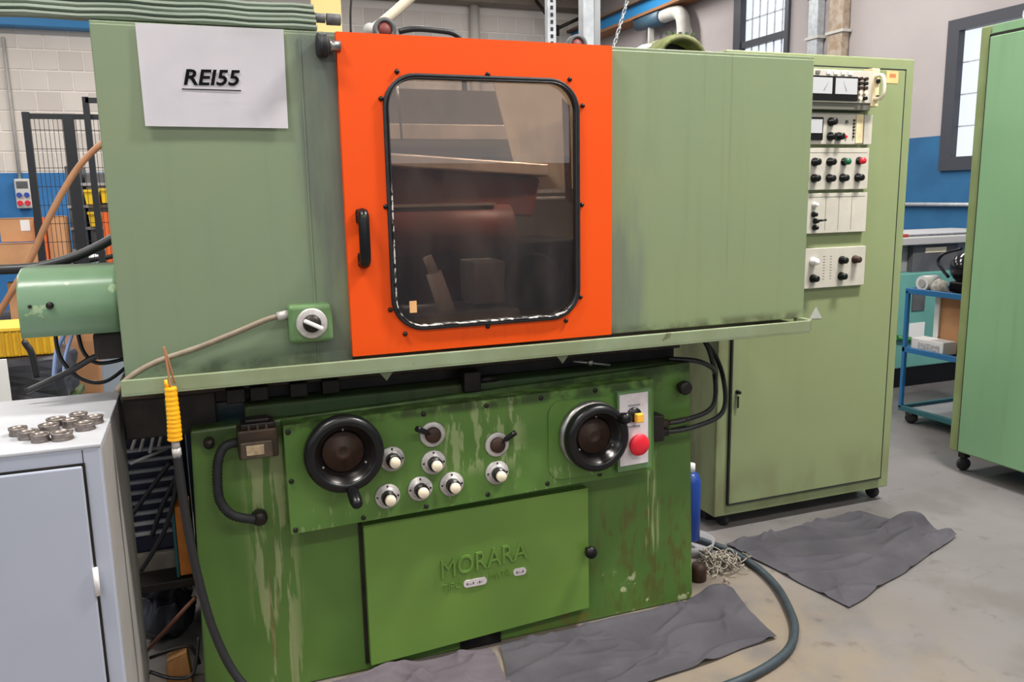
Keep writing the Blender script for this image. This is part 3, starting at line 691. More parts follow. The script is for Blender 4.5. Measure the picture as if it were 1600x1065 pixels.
for k in range(6): obj('led', B().cyl((2.838, my-.006, 1.886-k*.0145), (2.838, my-.011, 1.886-k*.0145), .005, n=8), grease, m2)
m3 = obj('selector_module', B().box(2.45, 2.938, my-.006, ey-.012, 1.578, 1.764, .002), modbeige, ed)
obj('module_rule', B().box(2.47, 2.925, my-.0065, my-.006, 1.742, 1.744), moddark, m3)
for x, z, m in ((2.625, 1.702, black), (2.710, 1.702, black), (2.792, 1.703, paint('green_cap', (22, 92, 62), None, .4)), (2.878, 1.706, red), (2.626, 1.630, black), (2.712, 1.629, black), (2.788, 1.630, black), (2.876, 1.631, black)):
    if m is black: knob(x, z, m3)
    else:
        k = knob(x, z, m3, black, .016, .020); obj('coloured_cap', B().lathe([(.015, .02), (.014, .034), (.0005, .036)], (x, my-.006, z), n=14), m, k)
m4 = obj('blank_module', B().box(2.45, 2.942, my-.006, ey-.012, 1.382, 1.563, .002), modbeige, ed)
for x in (2.70, 2.775, 2.85): obj('panel_line', B().box(x, x+.0018, my-.0066, my-.006, 1.395, 1.545), moddark, m4)
obj('panel_line', B().box(2.47, 2.925, my-.0066, my-.006, 1.545, 1.547), moddark, m4)
for x, z, m in ((2.634, 1.512, white), (2.632, 1.469, black), (2.642, 1.439, black), (2.640, 1.409, black)): knob(x, z, m4, m, .011, .022)
obj('toggle', B().cyl((2.645, my-.02, 1.44), (2.675, my-.045, 1.444), .005, n=8), black, m4)
m5 = obj('regulator_module', B().box(2.45, 2.950, my-.006, ey-.012, 1.130, 1.314, .002), modbeige, ed)
for x, z, m in ((2.640, 1.256, white), (2.645, 1.177, black), (2.808, 1.254, black), (2.886, 1.254, hubbrown), (2.808, 1.179, black)): knob(x, z, m5, m)
for x in (2.70, 2.74):
    for k in range(9): obj('legend_mark', B().box(x, x+.012, my-.0066, my-.006, 1.17+k*.013, 1.172+k*.013), moddark, m5)

# ------------------------------------------------------------------ sea-green cabinet at the right edge
C2 = thing('steel_cabinet', (4.3, .2, 0), 'tall sea-green steel cabinet on castors at the right edge', 'cabinet')
obj('body', B().box(3.905, 4.40, -.55, .815, .115, 2.395, .006), rcabedge, C2)
d2 = obj('door', B().box(3.888, 3.906, -.49, .745, .125, 2.335, .004), rcabgreen, C2)
obj('top_rail', B().box(3.898, 3.906, -.54, .745, 2.350, 2.392, .002), rcabgreen, C2)
g = B().box(3.8995, 3.9055, -.53, .755, 2.337, 2.349).box(3.8995, 3.9055, .747, .757, .12, 2.345)
obj('door_gap', g, grease, C2)
eye = B(); eye.tube([(4.05, .66+.035*math.cos(R(a)), 2.44+.035*math.sin(R(a))) for a in range(0, 360, 30)], .007, 8, 2, close=True)
obj('lifting_eye', eye, galv, C2)
for x in (3.96, 4.33):
    for y in (.76, -.48):
        c = obj('castor', B().lathe([(.012, -.014), (.032, -.014), (.037, -.008), (.037, .008), (.032, .014), (.012, .014)], (x, y, .037), (.4, 1, 0), 18), rubber, C2)
        obj('castor_fork', B().box(x-.022, x+.022, y-.022, y+.022, .075, .116, .003), grease, c)

# ------------------------------------------------------------------ light grey cabinet in the left foreground
C3 = thing('tool_cabinet', (-.56, -.02, 0), 'light grey metal tool cabinet with steel rings on top', 'cabinet')
obj('body', B().box(-.86, -.258, -.32, .285, .02, .995, .006), greycab, C3)
obj('side_panel', B().box(-.2585, -.2565, -.312, .278, .03, .985, .0008), greyside, C3)
obj('top_panel', B().box(-.861, -.256, -.322, .287, .990, 1.0, .003), greytop, C3)
obj('door_gap', B().box(-.84, -.296, -.323, -.319, .05, .955), grease, C3)
d3 = obj('door', B().box(-.835, -.302, -.331, -.321, .055, .949, .004), greycab, C3)
obj('hinge', B().cyl((-.2985, -.331, .685), (-.2985, -.331, .612), .0065, n=10), white, C3)
obj('hinge', B().cyl((-.2985, -.331, .185), (-.2985, -.331, .112), .0065, n=10), white, C3)
obj('corner_seam', B().box(-.300, -.298, -.3205, -.319, .955, .988), grease, C3)
obj('plinth', B().box(-.84, -.28, -.30, .27, 0, .022), darkgrey, C3)
rings_ = [(-.462, -.150, 0, .022, 'leftmost steel ring on the grey cabinet'), (-.432, -.196, 0, .024, 'steel ring just right of the leftmost ring on the grey cabinet'),
    (-.398, -.240, 0, .022, 'front steel ring in the middle of the row nearest the cabinet edge'), (-.350, -.243, 0, .026, 'largest front steel ring, nearest the cabinet door'),
    (-.392, -.150, 0, .025, 'wide steel ring behind the largest front ring'), (-.384, -.088, 0, .024, 'rearmost left steel ring of the right-hand cluster'),
    (-.345, -.118, 0, .022, 'steel ring in the centre of the right-hand cluster'), (-.334, -.058, 0, .023, 'rearmost steel ring at the far side of the cabinet top'),
    (-.307, -.166, 0, .025, 'steel ring at the front of the right-hand cluster'), (-.290, -.108, 0, .022, 'rightmost steel ring on the grey cabinet')]
for x, y, dz, r, lb in rings_:
    b = B().lathe([(r, 0), (r*1.0, .004), (r*.93, .007), (r*.93, .013), (r, .016), (r, .020), (r*.78, .020), (r*.72, .010), (r*.78, 0)], (x, y, 1.0+dz), (0, 0, 1), 28, close=True)
    obj('bearing_ring', b, ringsteel, None, lb, 'ring', 'steel rings on the grey cabinet')

# air hose with yellow spring grip, hooked on the drip tray
AH = thing('air_hose', (-.1, -.1, .85), 'black air hose with yellow ribbed grip hooked over the drip tray', 'hose')
obj('hook', B().tube([(-.085, -.085, 1.085), (-.092, -.098, 1.13), (-.100, -.098, 1.175), (-.104, -.10, 1.190), (-.101, -.102, 1.160), (-.096, -.105, 1.075)], .003, 6), brownhose, AH)
obj('grip', B().tube([(-.096, -.105, 1.078), (-.096, -.105, 1.04), (-.0955, -.106, 1.0), (-.096, -.107, .965), (-.097, -.107, .928)], .017, 14, 12, rf=lambda i, m: (.0152 if i % 4 < 2 else .0164)+.004*i/m), yellow, AH)
obj('grip_clip', B().box(-.114, -.104, -.11, -.09, .965, 1.045, .003), plain('green_clip', (40, 110, 70), .5), AH)
obj('grip_tip', B().cyl((-.105, -.105, 1.078), (-.107, -.105, 1.10), .006, .004, n=8), yellow, AH)
obj('ferrule', B().cyl((-.097, -.107, .930), (-.096, -.107, .905), .011, n=12).cyl((-.096, -.107, .905), (-.095, -.107, .880), .0125, n=12), alu, AH)
obj('hose', B().tube([(-.095, -.107, .885), (-.092, -.107, .80), (-.085, -.105, .66), (-.068, -.105, .50), (-.04, -.11, .34), (.01, -.13, .20), (.09, -.16, .10), (.20, -.22, .03), (.34, -.32, .014), (.5, -.45, .014)], .0125, 12), hoseblack, AH)

# ------------------------------------------------------------------ cloths on the floor
def cloth(name, c, mat, label, folds, seed, n=110, m=70, amp=.007, edge=.012):
    b = B(); g = []
    def bil(u, v):
        x = (c[0][0]*(1-u)+c[1][0]*u)*(1-v)+(c[3][0]*(1-u)+c[2][0]*u)*v
        y = (c[0][1]*(1-u)+c[1][1]*u)*(1-v)+(c[3][1]*(1-u)+c[2][1]*u)*v
        return x, y
    rng = random.Random(int(seed*10)); folds = list(folds)
    for k in range(16):
        fx, fy = bil(rng.random(), rng.random()); a = rng.gauss(.5, .8); L = rng.uniform(.08, .28)
        folds.append((fx, fy, fx+L*math.cos(a), fy+L*math.sin(a)*.8, rng.uniform(.006, .015), rng.uniform(.008, .018)))
    for j in range(m+1):
        row = []
        for i in range(n+1):
            u, v = i/n, j/m; x, y = bil(u, v)
            q = Vector((x*3+seed, y*3, seed))
            x += edge*noise.noise(q*1.6); y += edge*noise.noise(q*1.6+Vector((9, 3, 1)))
            w1 = 1-abs(noise.noise(Vector((x*2.6+y*2.2, y*4.4-x*1.4, seed)))); w2 = noise.noise(Vector((x*7, y*9, seed+4)))
            z = .004+amp*(1+noise.noise(q*1.2))*.6+amp*1.7*w1**14+amp*.35*w2
            for (ax, ay, bx, by, h, wd) in folds:
                dx, dy = bx-ax, by-ay; t = max(0, min(1, ((x-ax)*dx+(y-ay)*dy)/(dx*dx+dy*dy)))
                d = math.hypot(x-ax-t*dx, y-ay-t*dy)
                z += h*math.exp(-(d/wd)**2)*(.35+.65*math.sin(math.pi*min(1, max(0, t*.9+.05))))
            row.append(b.bm.verts.new((x, y, z)))
        g.append(row)
    for j in range(m):
        for i in range(n):
            f = b.bm.faces.new((g[j][i], g[j+1][i], g[j+1][i+1], g[j][i+1])); f.smooth = True
    bmesh.ops.solidify(b.bm, geom=b.bm.faces[:], thickness=.003)
    for f in b.bm.faces:
        if min(e.calc_length() for e in f.edges) < .0034: f.smooth = False
    return obj(name, b, mat, None, label, 'cloth')
cloth('floor_cloth', [(.895, .035), (1.86, .045), (1.835, -.300), (.78, -.42)], clothA, 'charcoal cloth on the floor against the machine base',
      [(1.74, .05, 1.86, -.02, .055, .05), (1.2, .02, 1.55, .03, .012, .02), (.95, -.03, 1.12, -.06, .012, .015), (1.45, -.12, 1.66, .0, .014, .012), (1.68, -.22, 1.76, -.08, .012, .015), (1.2, -.2, 1.4, -.25, .008, .02)], 3.1)
cloth('floor_cloth', [(2.135, .445), (2.96, .500), (3.15, .095), (2.215, -.232)], clothA, 'charcoal cloth lying in front of the electrical cabinet',
      [(2.96, .30, 3.10, .22, .075, .030), (2.72, .10, 3.05, .22, .028, .03), (2.4, .10, 2.62, .10, .012, .015), (2.45, .3, 2.62, .25, .008, .03), (2.3, -.14, 2.36, .02, .012, .014), (2.78, .30, 2.95, .25, .012, .03), (3.05, .12, 3.18, .13, .022, .02)], 7.7)
cloth('floor_cloth', [(.30, .04), (.858, .030), (.845, -.34), (.22, -.36)], clothB, 'mauve-grey cloth on the floor under the access cover',
      [(.55, .02, .60, -.1, .012, .02), (.72, .0, .86, -.06, .012, .02), (.35, -.05, .5, -.1, .01, .03)], 12.3)
# floor hose
obj('floor_hose', B().tube([(1.96, .62, .03), (2.06, .45, .016), (2.10, .32, .016), (2.10, .16, .016), (2.065, .0, .016), (2.0, -.15, .016), (1.915, -.29, .016), (1.79, -.40, .016), (1.60, -.47, .016), (1.38, -.50, .016), (1.1, -.52, .016)], .0155, 12), hosegrey, None, 'dark blue-grey rubber hose curving over the floor beside the cloth', 'hose')

# ------------------------------------------------------------------ clutter between machine and cabinet
bb = thing('plastic_bottle', (1.97, .46, 0), 'blue plastic bottle standing between the machine base and the electrical cabinet', 'bottle')
obj('bottle_body', B().lathe([(.04, .0), (.046, .006), (.046, .27), (.038, .30), (.018, .315)], (1.962, .47, .05), (0, 0, 1), 20), bottleblue, bb)
obj('bottle_cap', B().cyl((1.962, .47, .365), (1.962, .47, .40), .02, n=14), white, bb)
obj('drip_dish', B().lathe([(.10, 0), (.11, .05), (.105, .05), (.095, .006), (.0005, .006)], (1.965, .47, .0), (0, 0, 1), 20), midgrey, None, 'grey dish on the floor under the blue bottle', 'dish')
sh = B(); random.seed(5)
for k in range(70):
    a = random.uniform(0, 6.28); x0 = 1.985+random.gauss(0, .05); y0 = min(.34, .27+random.gauss(0, .045)); z0 = random.uniform(.006, .05)
    r = random.uniform(.012, .028)
    sh.tube([(x0+r*math.cos(a+t), y0+r*math.sin(a+t), max(.004, z0+.012*math.sin(a*3+t*2))) for t in (0, 1, 2, 3, 4)], .003, 5, 2)
obj('metal_swarf', sh, paint('swarf_metal', (170, 162, 148), (120, 112, 100), .5, .3, var=60), None, 'curly pile of pale metal swarf beside the machine base', 'swarf', kind='stuff')
obj('oil_can', B().lathe([(.03, 0), (.034, .004), (.034, .055), (.026, .07), (.01, .075)], (1.83, .20, 0), (0, 0, 1), 18), hubbrown, None, 'small brown oil can at the right foot of the machine', 'can')
obj('crumpled_rag', B().ball((1.82, .33, .03), .05, (1.2, 1, .5)), paint('pinkish_rag', (186, 160, 148), (160, 136, 126), .9, var=30), None, 'crumpled pinkish rag on the floor beside the swarf pile', 'rag')

obj('gap_backdrop', B().box(-.46, -.02, 1.0, 1.5, 0, .72, .02).box(-.42, -.06, 1.05, 1.45, .72, .74, .004), navy, None, 'dark navy added tank in the shadow behind the crate', 'backdrop')  # added only to darken the gap beside the machine base
# left gap between the grey cabinet and the machine base
cr = thing('parts_crate', (-.17, .62, 0), 'navy plastic crate on a stand between grey cabinet and machine base', 'crate')
obj('crate_shell', B().box(-.34, -.095, .52, .85, .36, .86, .01), navy, cr)
obj('crate_stand', B().box(-.34, -.095, .50, .88, .27, .36, .004), paint('stand_grey', (140, 130, 118), (110, 100, 90), .7, var=8), cr)
for k in range(9):
    obj('crate_rib', B().box(-.335, -.13, .500, .522, .43+k*.038, .442+k*.038, .003), midgrey, cr)
for k, (x0, z0, x1, z1) in enumerate(((-.26, .75, -.215, .86), (-.235, .74, -.19, .868), (-.205, .73, -.165, .865), (-.175, .75, -.14, .86), (-.27, .70, -.15, .735))):
    obj('metal_rod', B().cyl((x0, .49, z0), (x1, .505, z1), .006, n=8), alu, None, ['bright metal rod leaning at the far left behind the yellow grip', 'long bright metal rod leaning second from left', 'bright metal rod leaning third from left', 'rightmost bright metal rod standing behind the yellow grip', 'lowest bright metal rod lying flat across the crate'][k], 'rod', 'metal rods on the navy crate')
for k, p in enumerate(([(-.30, .46, .50), (-.22, .46, .60), (-.14, .46, .70)], [(-.22, .44, .45), (-.18, .44, .55), (-.12, .44, .66)], [(-.26, .37, .36), (-.18, .37, .48), (-.13, .37, .62), (-.115, .37, .75)])):
    obj('loose_cable', B().tube([Vector(q) for q in p], .008, 8), hoseblack, None, ['upper black cable crossing the navy crate', 'middle black cable crossing the navy crate', 'long black cable in front of the navy crate'][k], 'cable', 'cables over the navy crate')
fd = thing('document_box', (-.10, .46, .30), 'orange cardboard document box with teal spine beside the machine base', 'box')
obj('box_body', B().box(-.140, -.092, .40, .50, .305, .555, .003), paint('orange_card', (206, 124, 50), (190, 108, 44), .7, var=20), fd)
obj('spine', B().box(-.152, -.141, .40, .50, .30, .555, .003), tealdark, fd)
obj('shelf_bracket', B().box(-.34, -.092, .38, .499, .27, .30, .003), grease, None, 'dark steel shelf plate under the orange document box', 'shelf')
bagb = B(); bagb.ball((-.21, .62, .10), .10, (.95, 1.4, 1.0), 48, 32)
for v in bagb.bm.verts: v.co += Vector((noise.noise(v.co*14), noise.noise(v.co*17+Vector((5, 0, 0))), noise.noise(v.co*19)*1.3))*.034; v.co.z = max(v.co.z, .001); v.co.x = min(v.co.x, -.10)
obj('plastic_bag', bagb, bag, None, 'dark plastic bag lying low behind the grey cabinet', 'bag')
obj('copper_pipe', B().cyl((-.27, .34, .08), (-.095, .30, .265), .007, n=8), paint('copper', (128, 84, 66), None, .45, .4), None, 'thin reddish pipe leaning diagonally behind the grey cabinet', 'pipe')
obj('timber_offcut', B().hexa([(-.205, .22, 0), (-.125, .22, 0), (-.125, .30, 0), (-.205, .30, 0), (-.20, .225, .085), (-.135, .225, .11), (-.135, .295, .11), (-.20, .295, .085)]).bevel(.004), timber, None, 'short raw timber offcut on the floor by the machine base', 'timber')
obj('bent_bar', B().tube([(-.25, .26, .10), (-.17, .24, .125), (-.12, .24, .12), (-.10, .25, .05)], .006, 6, 4), grease, None, 'bent dark steel bar above the timber offcut', 'bar')
obj('loose_cable', B().tube([(-.25, .20, .085), (-.18, .19, .05), (-.12, .19, .055), (-.095, .24, .15)], .006, 8), hoseblack, None, 'black cable drooping over the timber offcut', 'cable')

# ------------------------------------------------------------------ blue trolley and what stands around it
T = thing('blue_trolley', (4.75, 1.2, 0), 'blue steel tube trolley on black castors between the two green cabinets', 'trolley')
for z in (.09, .50, .90):
    b = B().box(4.44, 4.465, .75, 1.70, z-.018, z+.018, .003).box(5.035, 5.06, .75, 1.70, z-.018, z+.018, .003).box(4.465, 5.035, .75, .775, z-.018, z+.018, .003).box(4.465, 5.035, 1.675, 1.70, z-.018, z+.018, .003)
    obj('shelf_frame', b, bluep if z > .2 else tealdark, T)
    obj('shelf', B().box(4.465, 5.035, .775, 1.675, z-.012, z-.004), grease if z > .2 else midgrey, T)
for x in (4.44, 5.035):
    for y in (.75, 1.675): obj('post', B().box(x, x+.025, y, y+.025, .09, .90, .003), bluep, T)
for x in (4.46, 5.03):
    for y in (.80, 1.60):
        c = obj('castor', B().lathe([(.014, -.018), (.036, -.018), (.040, -.010), (.040, .010), (.036, .018), (.014, .018)], (x, y, .040), (1, .5, 0), 18), rubber, T)
        obj('castor_fork', B().box(x-.03, x+.03, y-.03, y+.03, .062, .075, .003), grease, c)
hm = thing('rounded_case', (4.62, 1.42, .90), 'glossy black rounded case on the top shelf of the blue trolley', 'case')
obj('shell', B().ball((4.70, 1.44, 1.06), .12, (1, .95, .95), 24, 14), plain('gloss_black', (20, 20, 24), .15), hm)
obj('strap', B().tube([(4.66, 1.56, .99), (4.66, 1.65, 1.08), (4.67, 1.62, 1.14), (4.69, 1.5, 1.18)], .010, 8), black, hm)
obj('foot', B().box(4.62, 4.78, 1.36, 1.52, .90, .97, .01), black, hm)
rag = B(); rag.ball((4.52, 1.50, .945), .05, (.7, 1.1, .75), 20, 12)
for v in rag.bm.verts: v.co += Vector((noise.noise(v.co*22), noise.noise(v.co*22+Vector((5, 0, 0))), noise.noise(v.co*18)))*.03; v.co.z = max(v.co.z, .90)
obj('crumpled_paper', rag, paint('crumpled_white', (196, 190, 182), (150, 144, 136), .8, var=40), None, 'crumpled pale paper in front of the black case on the trolley', 'paper')
pr = thing('paper_roll', (4.53, 1.70, .90), 'white paper roll on the left end of the trolley top shelf', 'roll')
obj('roll', B().cyl((4.50, 1.625, .952), (4.62, 1.625, .952), .05, n=20), white, pr)
obj('core', B().cyl((4.495, 1.625, .952), (4.501, 1.625, .952), .028, n=16), paint('roll_core', (176, 170, 164), None, .7), pr)
bx = thing('cardboard_box', (4.62, 1.4, .5), 'open cardboard box standing upright on the trolley middle shelf', 'box')
obj('carton', B().box(4.615, 4.68, 1.28, 1.58, .5, .86, .003), cardboard, bx)
obj('inner_sheet', B().box(4.60, 4.614, 1.56, 1.60, .5, .86, .002), white, bx)
pk = thing('printed_package', (4.53, 1.5, .5), 'white package with grey print lying on the trolley middle shelf', 'package')
obj('package', B().box(4.475, 4.595, 1.40, 1.66, .5, .585, .006), white, pk)
obj('print', B().box(4.4735, 4.4752, 1.43, 1.60, .515, .56), paint('grey_print', (150, 148, 150), (210, 208, 206), .7, var=80), pk)
TM = thing('teal_machine', (5.9, 2.9, 0), 'teal workshop machine with grey top behind the blue trolley', 'machine')
obj('plinth', B().box(4.95, 6.6, 2.42, 3.3, 0, .16, .004), black, TM)
obj('body', B().box(4.95, 6.6, 2.40, 3.3, .16, .92, .01), teal, TM)
obj('upper_cabinet', B().box(4.95, 6.6, 2.50, 3.3, .92, 1.14, .006), midgrey, TM)
obj('table_top', B().box(4.85, 6.7, 2.38, 3.35, 1.14, 1.20, .008), plain('worktop_grey', (176, 174, 172), .4), TM)
obj('control_box', B().box(5.28, 5.75, 2.44, 2.5, .80, 1.14, .006), darkgrey, TM)
obj('name_strip', B().box(5.40, 5.62, 2.436, 2.44, 1.07, 1.11), cream, TM)
obj('notice', B().box(5.24, 5.40, 2.395, 2.40, .38, .52), white, TM)
obj('green_bar', B().cyl((5.1, 2.38, .42), (5.6, 2.37, .33), .02, n=8), plain('green_bar', (40, 110, 50), .5), TM)
obj('outlet', B().box(5.25, 5.38, 2.39, 2.40, .62, .80), darkgrey, TM)
obj('red_tool', B().box(5.05, 5.2, 2.42, 2.5, 1.20, 1.225, .006), plain('dull_red', (160, 60, 50), .5), None, 'small red tool lying on the grey top of the teal machine', 'tool')
obj('steel_rule', B().box(5.2, 5.9, 2.45, 2.5, 1.20, 1.215, .003), steel, None, 'long steel bar lying on the grey top of the teal machine', 'bar')

# ------------------------------------------------------------------ things rising behind the machine
gp = thing('support_post', (1.54, 1.0, 0), 'slim perforated galvanised post behind the orange door', 'post')
b = B().box(1.52, 1.56, .985, 1.015, 0, 4.9)
obj('channel', b, galv, gp)
for k in range(9): obj('slot', B().box(1.534, 1.546, .983, .985, 2.20+k*.03, 2.215+k*.03), grease, gp)
tp = thing('support_post', (1.74, 1.0, 0), 'wide double galvanised post next to the slim perforated one', 'post')
obj('channel', B().box(1.69, 1.745, .98, 1.03, 0, 4.9, .003), galv, tp)
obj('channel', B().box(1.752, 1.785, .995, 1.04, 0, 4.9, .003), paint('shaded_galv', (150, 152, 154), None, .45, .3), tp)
chn = thing('hanging_chain', (1.83, .9, 2.0), 'steel chain hanging at a slant right of the double post', 'chain')
p0, p1 = Vector((1.78, .9, 2.16)), Vector((2.06, .9, 2.98))
lm = mesh_of('chain_link', B().tube([(.006*math.cos(R(a)), 0, .014*math.sin(R(a))) for a in range(0, 360, 45)], .0028, 5, 2, close=True), galv)
N = 40
for k in range(N):
    o = inst('chain_link', lm, chn, p0.lerp(p1, k/(N-1)), (0, R(19), R(90)*(k % 2)))
wp = thing('pipe_arm', (.75, 1.0, 2.0), 'cream jointed pipe arm rising above the orange door', 'pipe')
obj('tube', B().tube([(.735, 1.0, 2.25), (.79, 1.0, 2.29), (.88, 1.0, 2.365), (1.02, 1.0, 2.50), (1.2, 1.0, 2.70)], .021, 12, 4), paint('cream_pipe', (216, 206, 186), (204, 194, 172), .45, var=8), wp)
obj('joint', B().ball((.735, 1.0, 2.255), .028), ductgrey, wp)
obj('stem', B().cyl((.735, 1.0, 2.25), (.735, 1.0, .9), .016, n=10), galv, wp)
gg = thing('hose_reel', (.78, .95, 2.2), 'small grey round reel with red centre just above the orange door', 'reel')
obj('drum', B().lathe([(.03, 0), (.046, .0), (.046, .03), (.03, .03)], (.775, .93, 2.243), n=22, close=True), darkgrey, gg)
obj('centre', B().lathe([(.029, .002), (.029, .026), (.0005, .027)], (.775, .93, 2.243), n=16), dimred, gg)
obj('bracket', B().box(.765, .785, .93, .96, 1.6, 2.24), grease, gg)
obj('draped_cable', B().tube([(.835, .92, 2.24), (.90, .9, 2.250), (1.0, .9, 2.248), (1.06, .9, 2.24), (1.09, .9, 2.21), (1.10, .9, 2.1), (1.10, .9, 1.9)], .012, 8), hoseblack, None, 'black cable arching just above the top edge of the orange door', 'cable')
g2 = thing('hose_reel', (1.64, .95, 2.2), 'grey round reel with red centre between the two galvanised posts', 'reel')
obj('drum', B().lathe([(.03, 0), (.046, .0), (.046, .03), (.03, .03)], (1.638, .955, 2.225), n=22, close=True), darkgrey, g2)
obj('centre', B().lathe([(.029, .002), (.029, .026), (.0005, .027)], (1.638, .955, 2.225), n=16), dimred, g2)
obj('bracket', B().box(1.63, 1.692, .975, .99, 2.19, 2.22), grease, g2)
obj('wall_pipe', B().cyl((4.88, 11.9, 0), (4.88, 11.9, 4.86), .09, n=12), paint('wall_pipe_grey', (206, 200, 190), None, .5), None, 'pale vertical pipe on the far wall above the orange door', 'pipe')
cb = thing('hanging_board', (.88, 3.0, 2.6), 'cream yellow board hanging behind the ridged cover', 'board')
obj('board', B().box(.79, .975, 2.99, 3.01, 2.60, 2.98, .003), creamboard, cb)
for x in (.81, .955): obj('cord', B().cyl((x, 3.0, 2.97), (x, 3.0, 5.3), .004, n=6), grease, cb)
obj('hanging_rope', B().tube([(1.06, 3.0, 5.3), (1.05, 3.0, 3.4), (1.06, 3.0, 3.0), (1.035, 3.0, 2.75), (1.03, 3.0, 2.62)], .007, 6), grease, None, 'dark cord hanging beside the cream yellow board', 'cord')
obj('white_rag', B().ball((2.10, .60, 2.12), .04, (1.3, .8, .5)), white, None, 'small white rag beside the olive hood above the right panel', 'rag')

# ------------------------------------------------------------------ left background
F = thing('safety_fence', (-.9, 4.2, 0), 'black wire mesh safety fence at left behind the machine', 'fence')
for x, y, wd, zt in ((-1.03, 4.2, .045, 2.21), (-.77, 4.2, .07, 2.20), (-.64, 4.12, .04, 2.31)):
    obj('fence_post', B().box(x-wd/2, x+wd/2, y-.02, y+.02, 0, zt), fencem, F)
obj('top_rail', B().box(-1.03, -.30, 4.185, 4.215, 2.165, 2.20), fencem, F)
obj('top_rail', B().box(-.64, -.2, 4.10, 4.13, 2.27, 2.305), fencem, F)
obj('bottom_rail', B().box(-1.03, -.30, 4.185, 4.215, .26, .30), fencem, F)
wm = B()
x = -1.01
while x < -.3: wm.box(x-.0016, x+.0016, 4.198, 4.202, .3, 2.17); x += .0285
for z in [.4+.13*k for k in range(14)]: wm.box(-1.01, -.3, 4.196, 4.2, z-.002, z+.002)
obj('wire_mesh', wm, fencem, F, kind='stuff')
sk = thing('wall_socket', (-2.42, 11.9, 1.8), 'grey wall socket box with blue and red outlets on the blue wall', 'socket')
sx, sz = -2.36, 1.74
obj('housing', B().box(sx-.11, sx+.10, 11.86, 11.98, sz-.22, sz+.22, .02), paint('socket_grey', (200, 198, 192), None, .5), sk)
obj('meter', B().box(sx-.08, sx+.07, 11.85, 11.86, sz+.08, sz+.18), darkgrey, sk)
for dx in (-.055, .045):
    obj('blue_outlet', B().cyl((sx+dx, 11.86, sz-.02), (sx+dx, 11.82, sz-.02), .036, n=12), plain('outlet_blue', (40, 70, 160), .4), sk)
    obj('red_outlet', B().cyl((sx+dx, 11.86, sz-.14), (sx+dx, 11.82, sz-.14), .038, n=12), red, sk)
obj('feed_pipe', B().cyl((sx-.04, 11.95, sz+.2), (sx-.04, 11.95, 4.0), .022, n=8), ductgrey, sk)
# storage beyond the fence
rk = thing('pallet_rack', (-1.1, 5.5, 0), 'orange pallet rack with dark shelves behind the safety fence', 'rack')
for x in (-1.215, -.70): obj('upright', B().box(x-.035, x+.035, 5.45, 5.55, 0, 1.47 if x < -1 else 1.50), rackorange, rk)
for z in (.60, 1.05): obj('rack_shelf', B().box(-2.0, -.4, 5.30, 6.2, z-.03, z), grease if z < 1 else tealdark, rk)
for x0, x1, y0, z0, z1, lb in ((-1.52, -1.265, 5.5, 1.27, 1.46, 'upper cardboard box with white label on the rack at far left'), (-1.55, -1.255, 5.42, 1.052, 1.255, 'lower cardboard box under the labelled one on the rack'),
                           (-1.17, -1.03, 5.5, 1.052, 1.47, 'tall cardboard box between the orange uprights'), (-1.50, -1.30, 5.4, .602, .93, 'cardboard box on the lower rack shelf at far left')):
    c = thing('cardboard_box', ((x0+x1)/2, y0+.12, z0), lb, 'box')
    obj('carton', B().box(x0, x1, y0, y0+.25, z0, z1, .004), cardboard, c)
    obj('flap', B().hexa([(x0, y0, z1), (x1, y0, z1), (x1, y0+.1, z1+.004), (x0, y0+.1, z1+.004), (x0, y0-.004, z1+.006), (x1, y0-.004, z1+.006), (x1, y0+.1, z1+.008), (x0, y0+.1, z1+.008)]), cardboard, c)
    if 'upper' in lb: obj('shipping_label', B().box(x1-.10, x1-.03, y0-.003, y0, z0+.09, z1-.01), white, c)
for x0, x1, z0, z1, lb in ((-1.01, -.88, 1.06, 1.90, 'grey wrapped stack behind the fence, left of the yellow bins'), (-.86, -.50, 1.06, 1.84, 'dark grey storage tower holding the yellow bins behind the fence')):
    c = thing('storage_tower', ((x0+x1)/2, 5.8, 1.05), lb, 'storage')
    obj('core', B().box(x0, x1, 5.66, 6.0, 1.051, z1, .01), darkgrey, c)
    for k in range(4): obj('tier', B().box(x0-.01, x1+.01, 5.645, 5.66, z0+.1+k*.19, z0+.125+k*.19), midgrey, c)
for x0, x1, z0, lb in ((-.865, -.745, 1.57, 'upper left yellow storage bin behind the fence'), (-.74, -.625, 1.58, 'upper right yellow storage bin behind the fence'), (-.85, -.75, 1.38, 'lower left yellow storage bin behind the fence'), (-.655, -.58, 1.40, 'lower right yellow storage bin behind the fence')):
    yb = thing('storage_bin', ((x0+x1)/2, 5.58, z0), lb, 'bin', 'yellow bins behind the fence')
    obj('bin_body', B().hexa([(x0+.01, 5.54, z0), (x1-.01, 5.54, z0), (x1-.01, 5.644, z0), (x0+.01, 5.644, z0), (x0, 5.52, z0+.12), (x1, 5.52, z0+.12), (x1, 5.644, z0+.12), (x0, 5.644, z0+.12)]), plain('bin_yellow' + str(x0), (236, 196, 40), .45), yb)
    obj('bin_lip', B().box(x0-.004, x1+.004, 5.512, 5.52, z0+.105, z0+.125), plain('lip_yellow' + str(x0), (220, 180, 30), .45), yb)
for k, (x, z, r, lb) in enumerate(((-1.0, 1.105, .055, 'left white wrapped bundle on the rack shelf'), (-.83, 1.11, .055, 'right white wrapped bundle on the rack shelf'))):
    q = B(); q.ball((x, 5.40, z), r, (1.2, 1, .8), 16, 10)
    for v in q.bm.verts: v.co += Vector((noise.noise(v.co*20), 0, noise.noise(v.co*24)))*.02
    obj('wrapped_bundle', q, white, None, lb, 'bundle', 'white bundles on the rack')
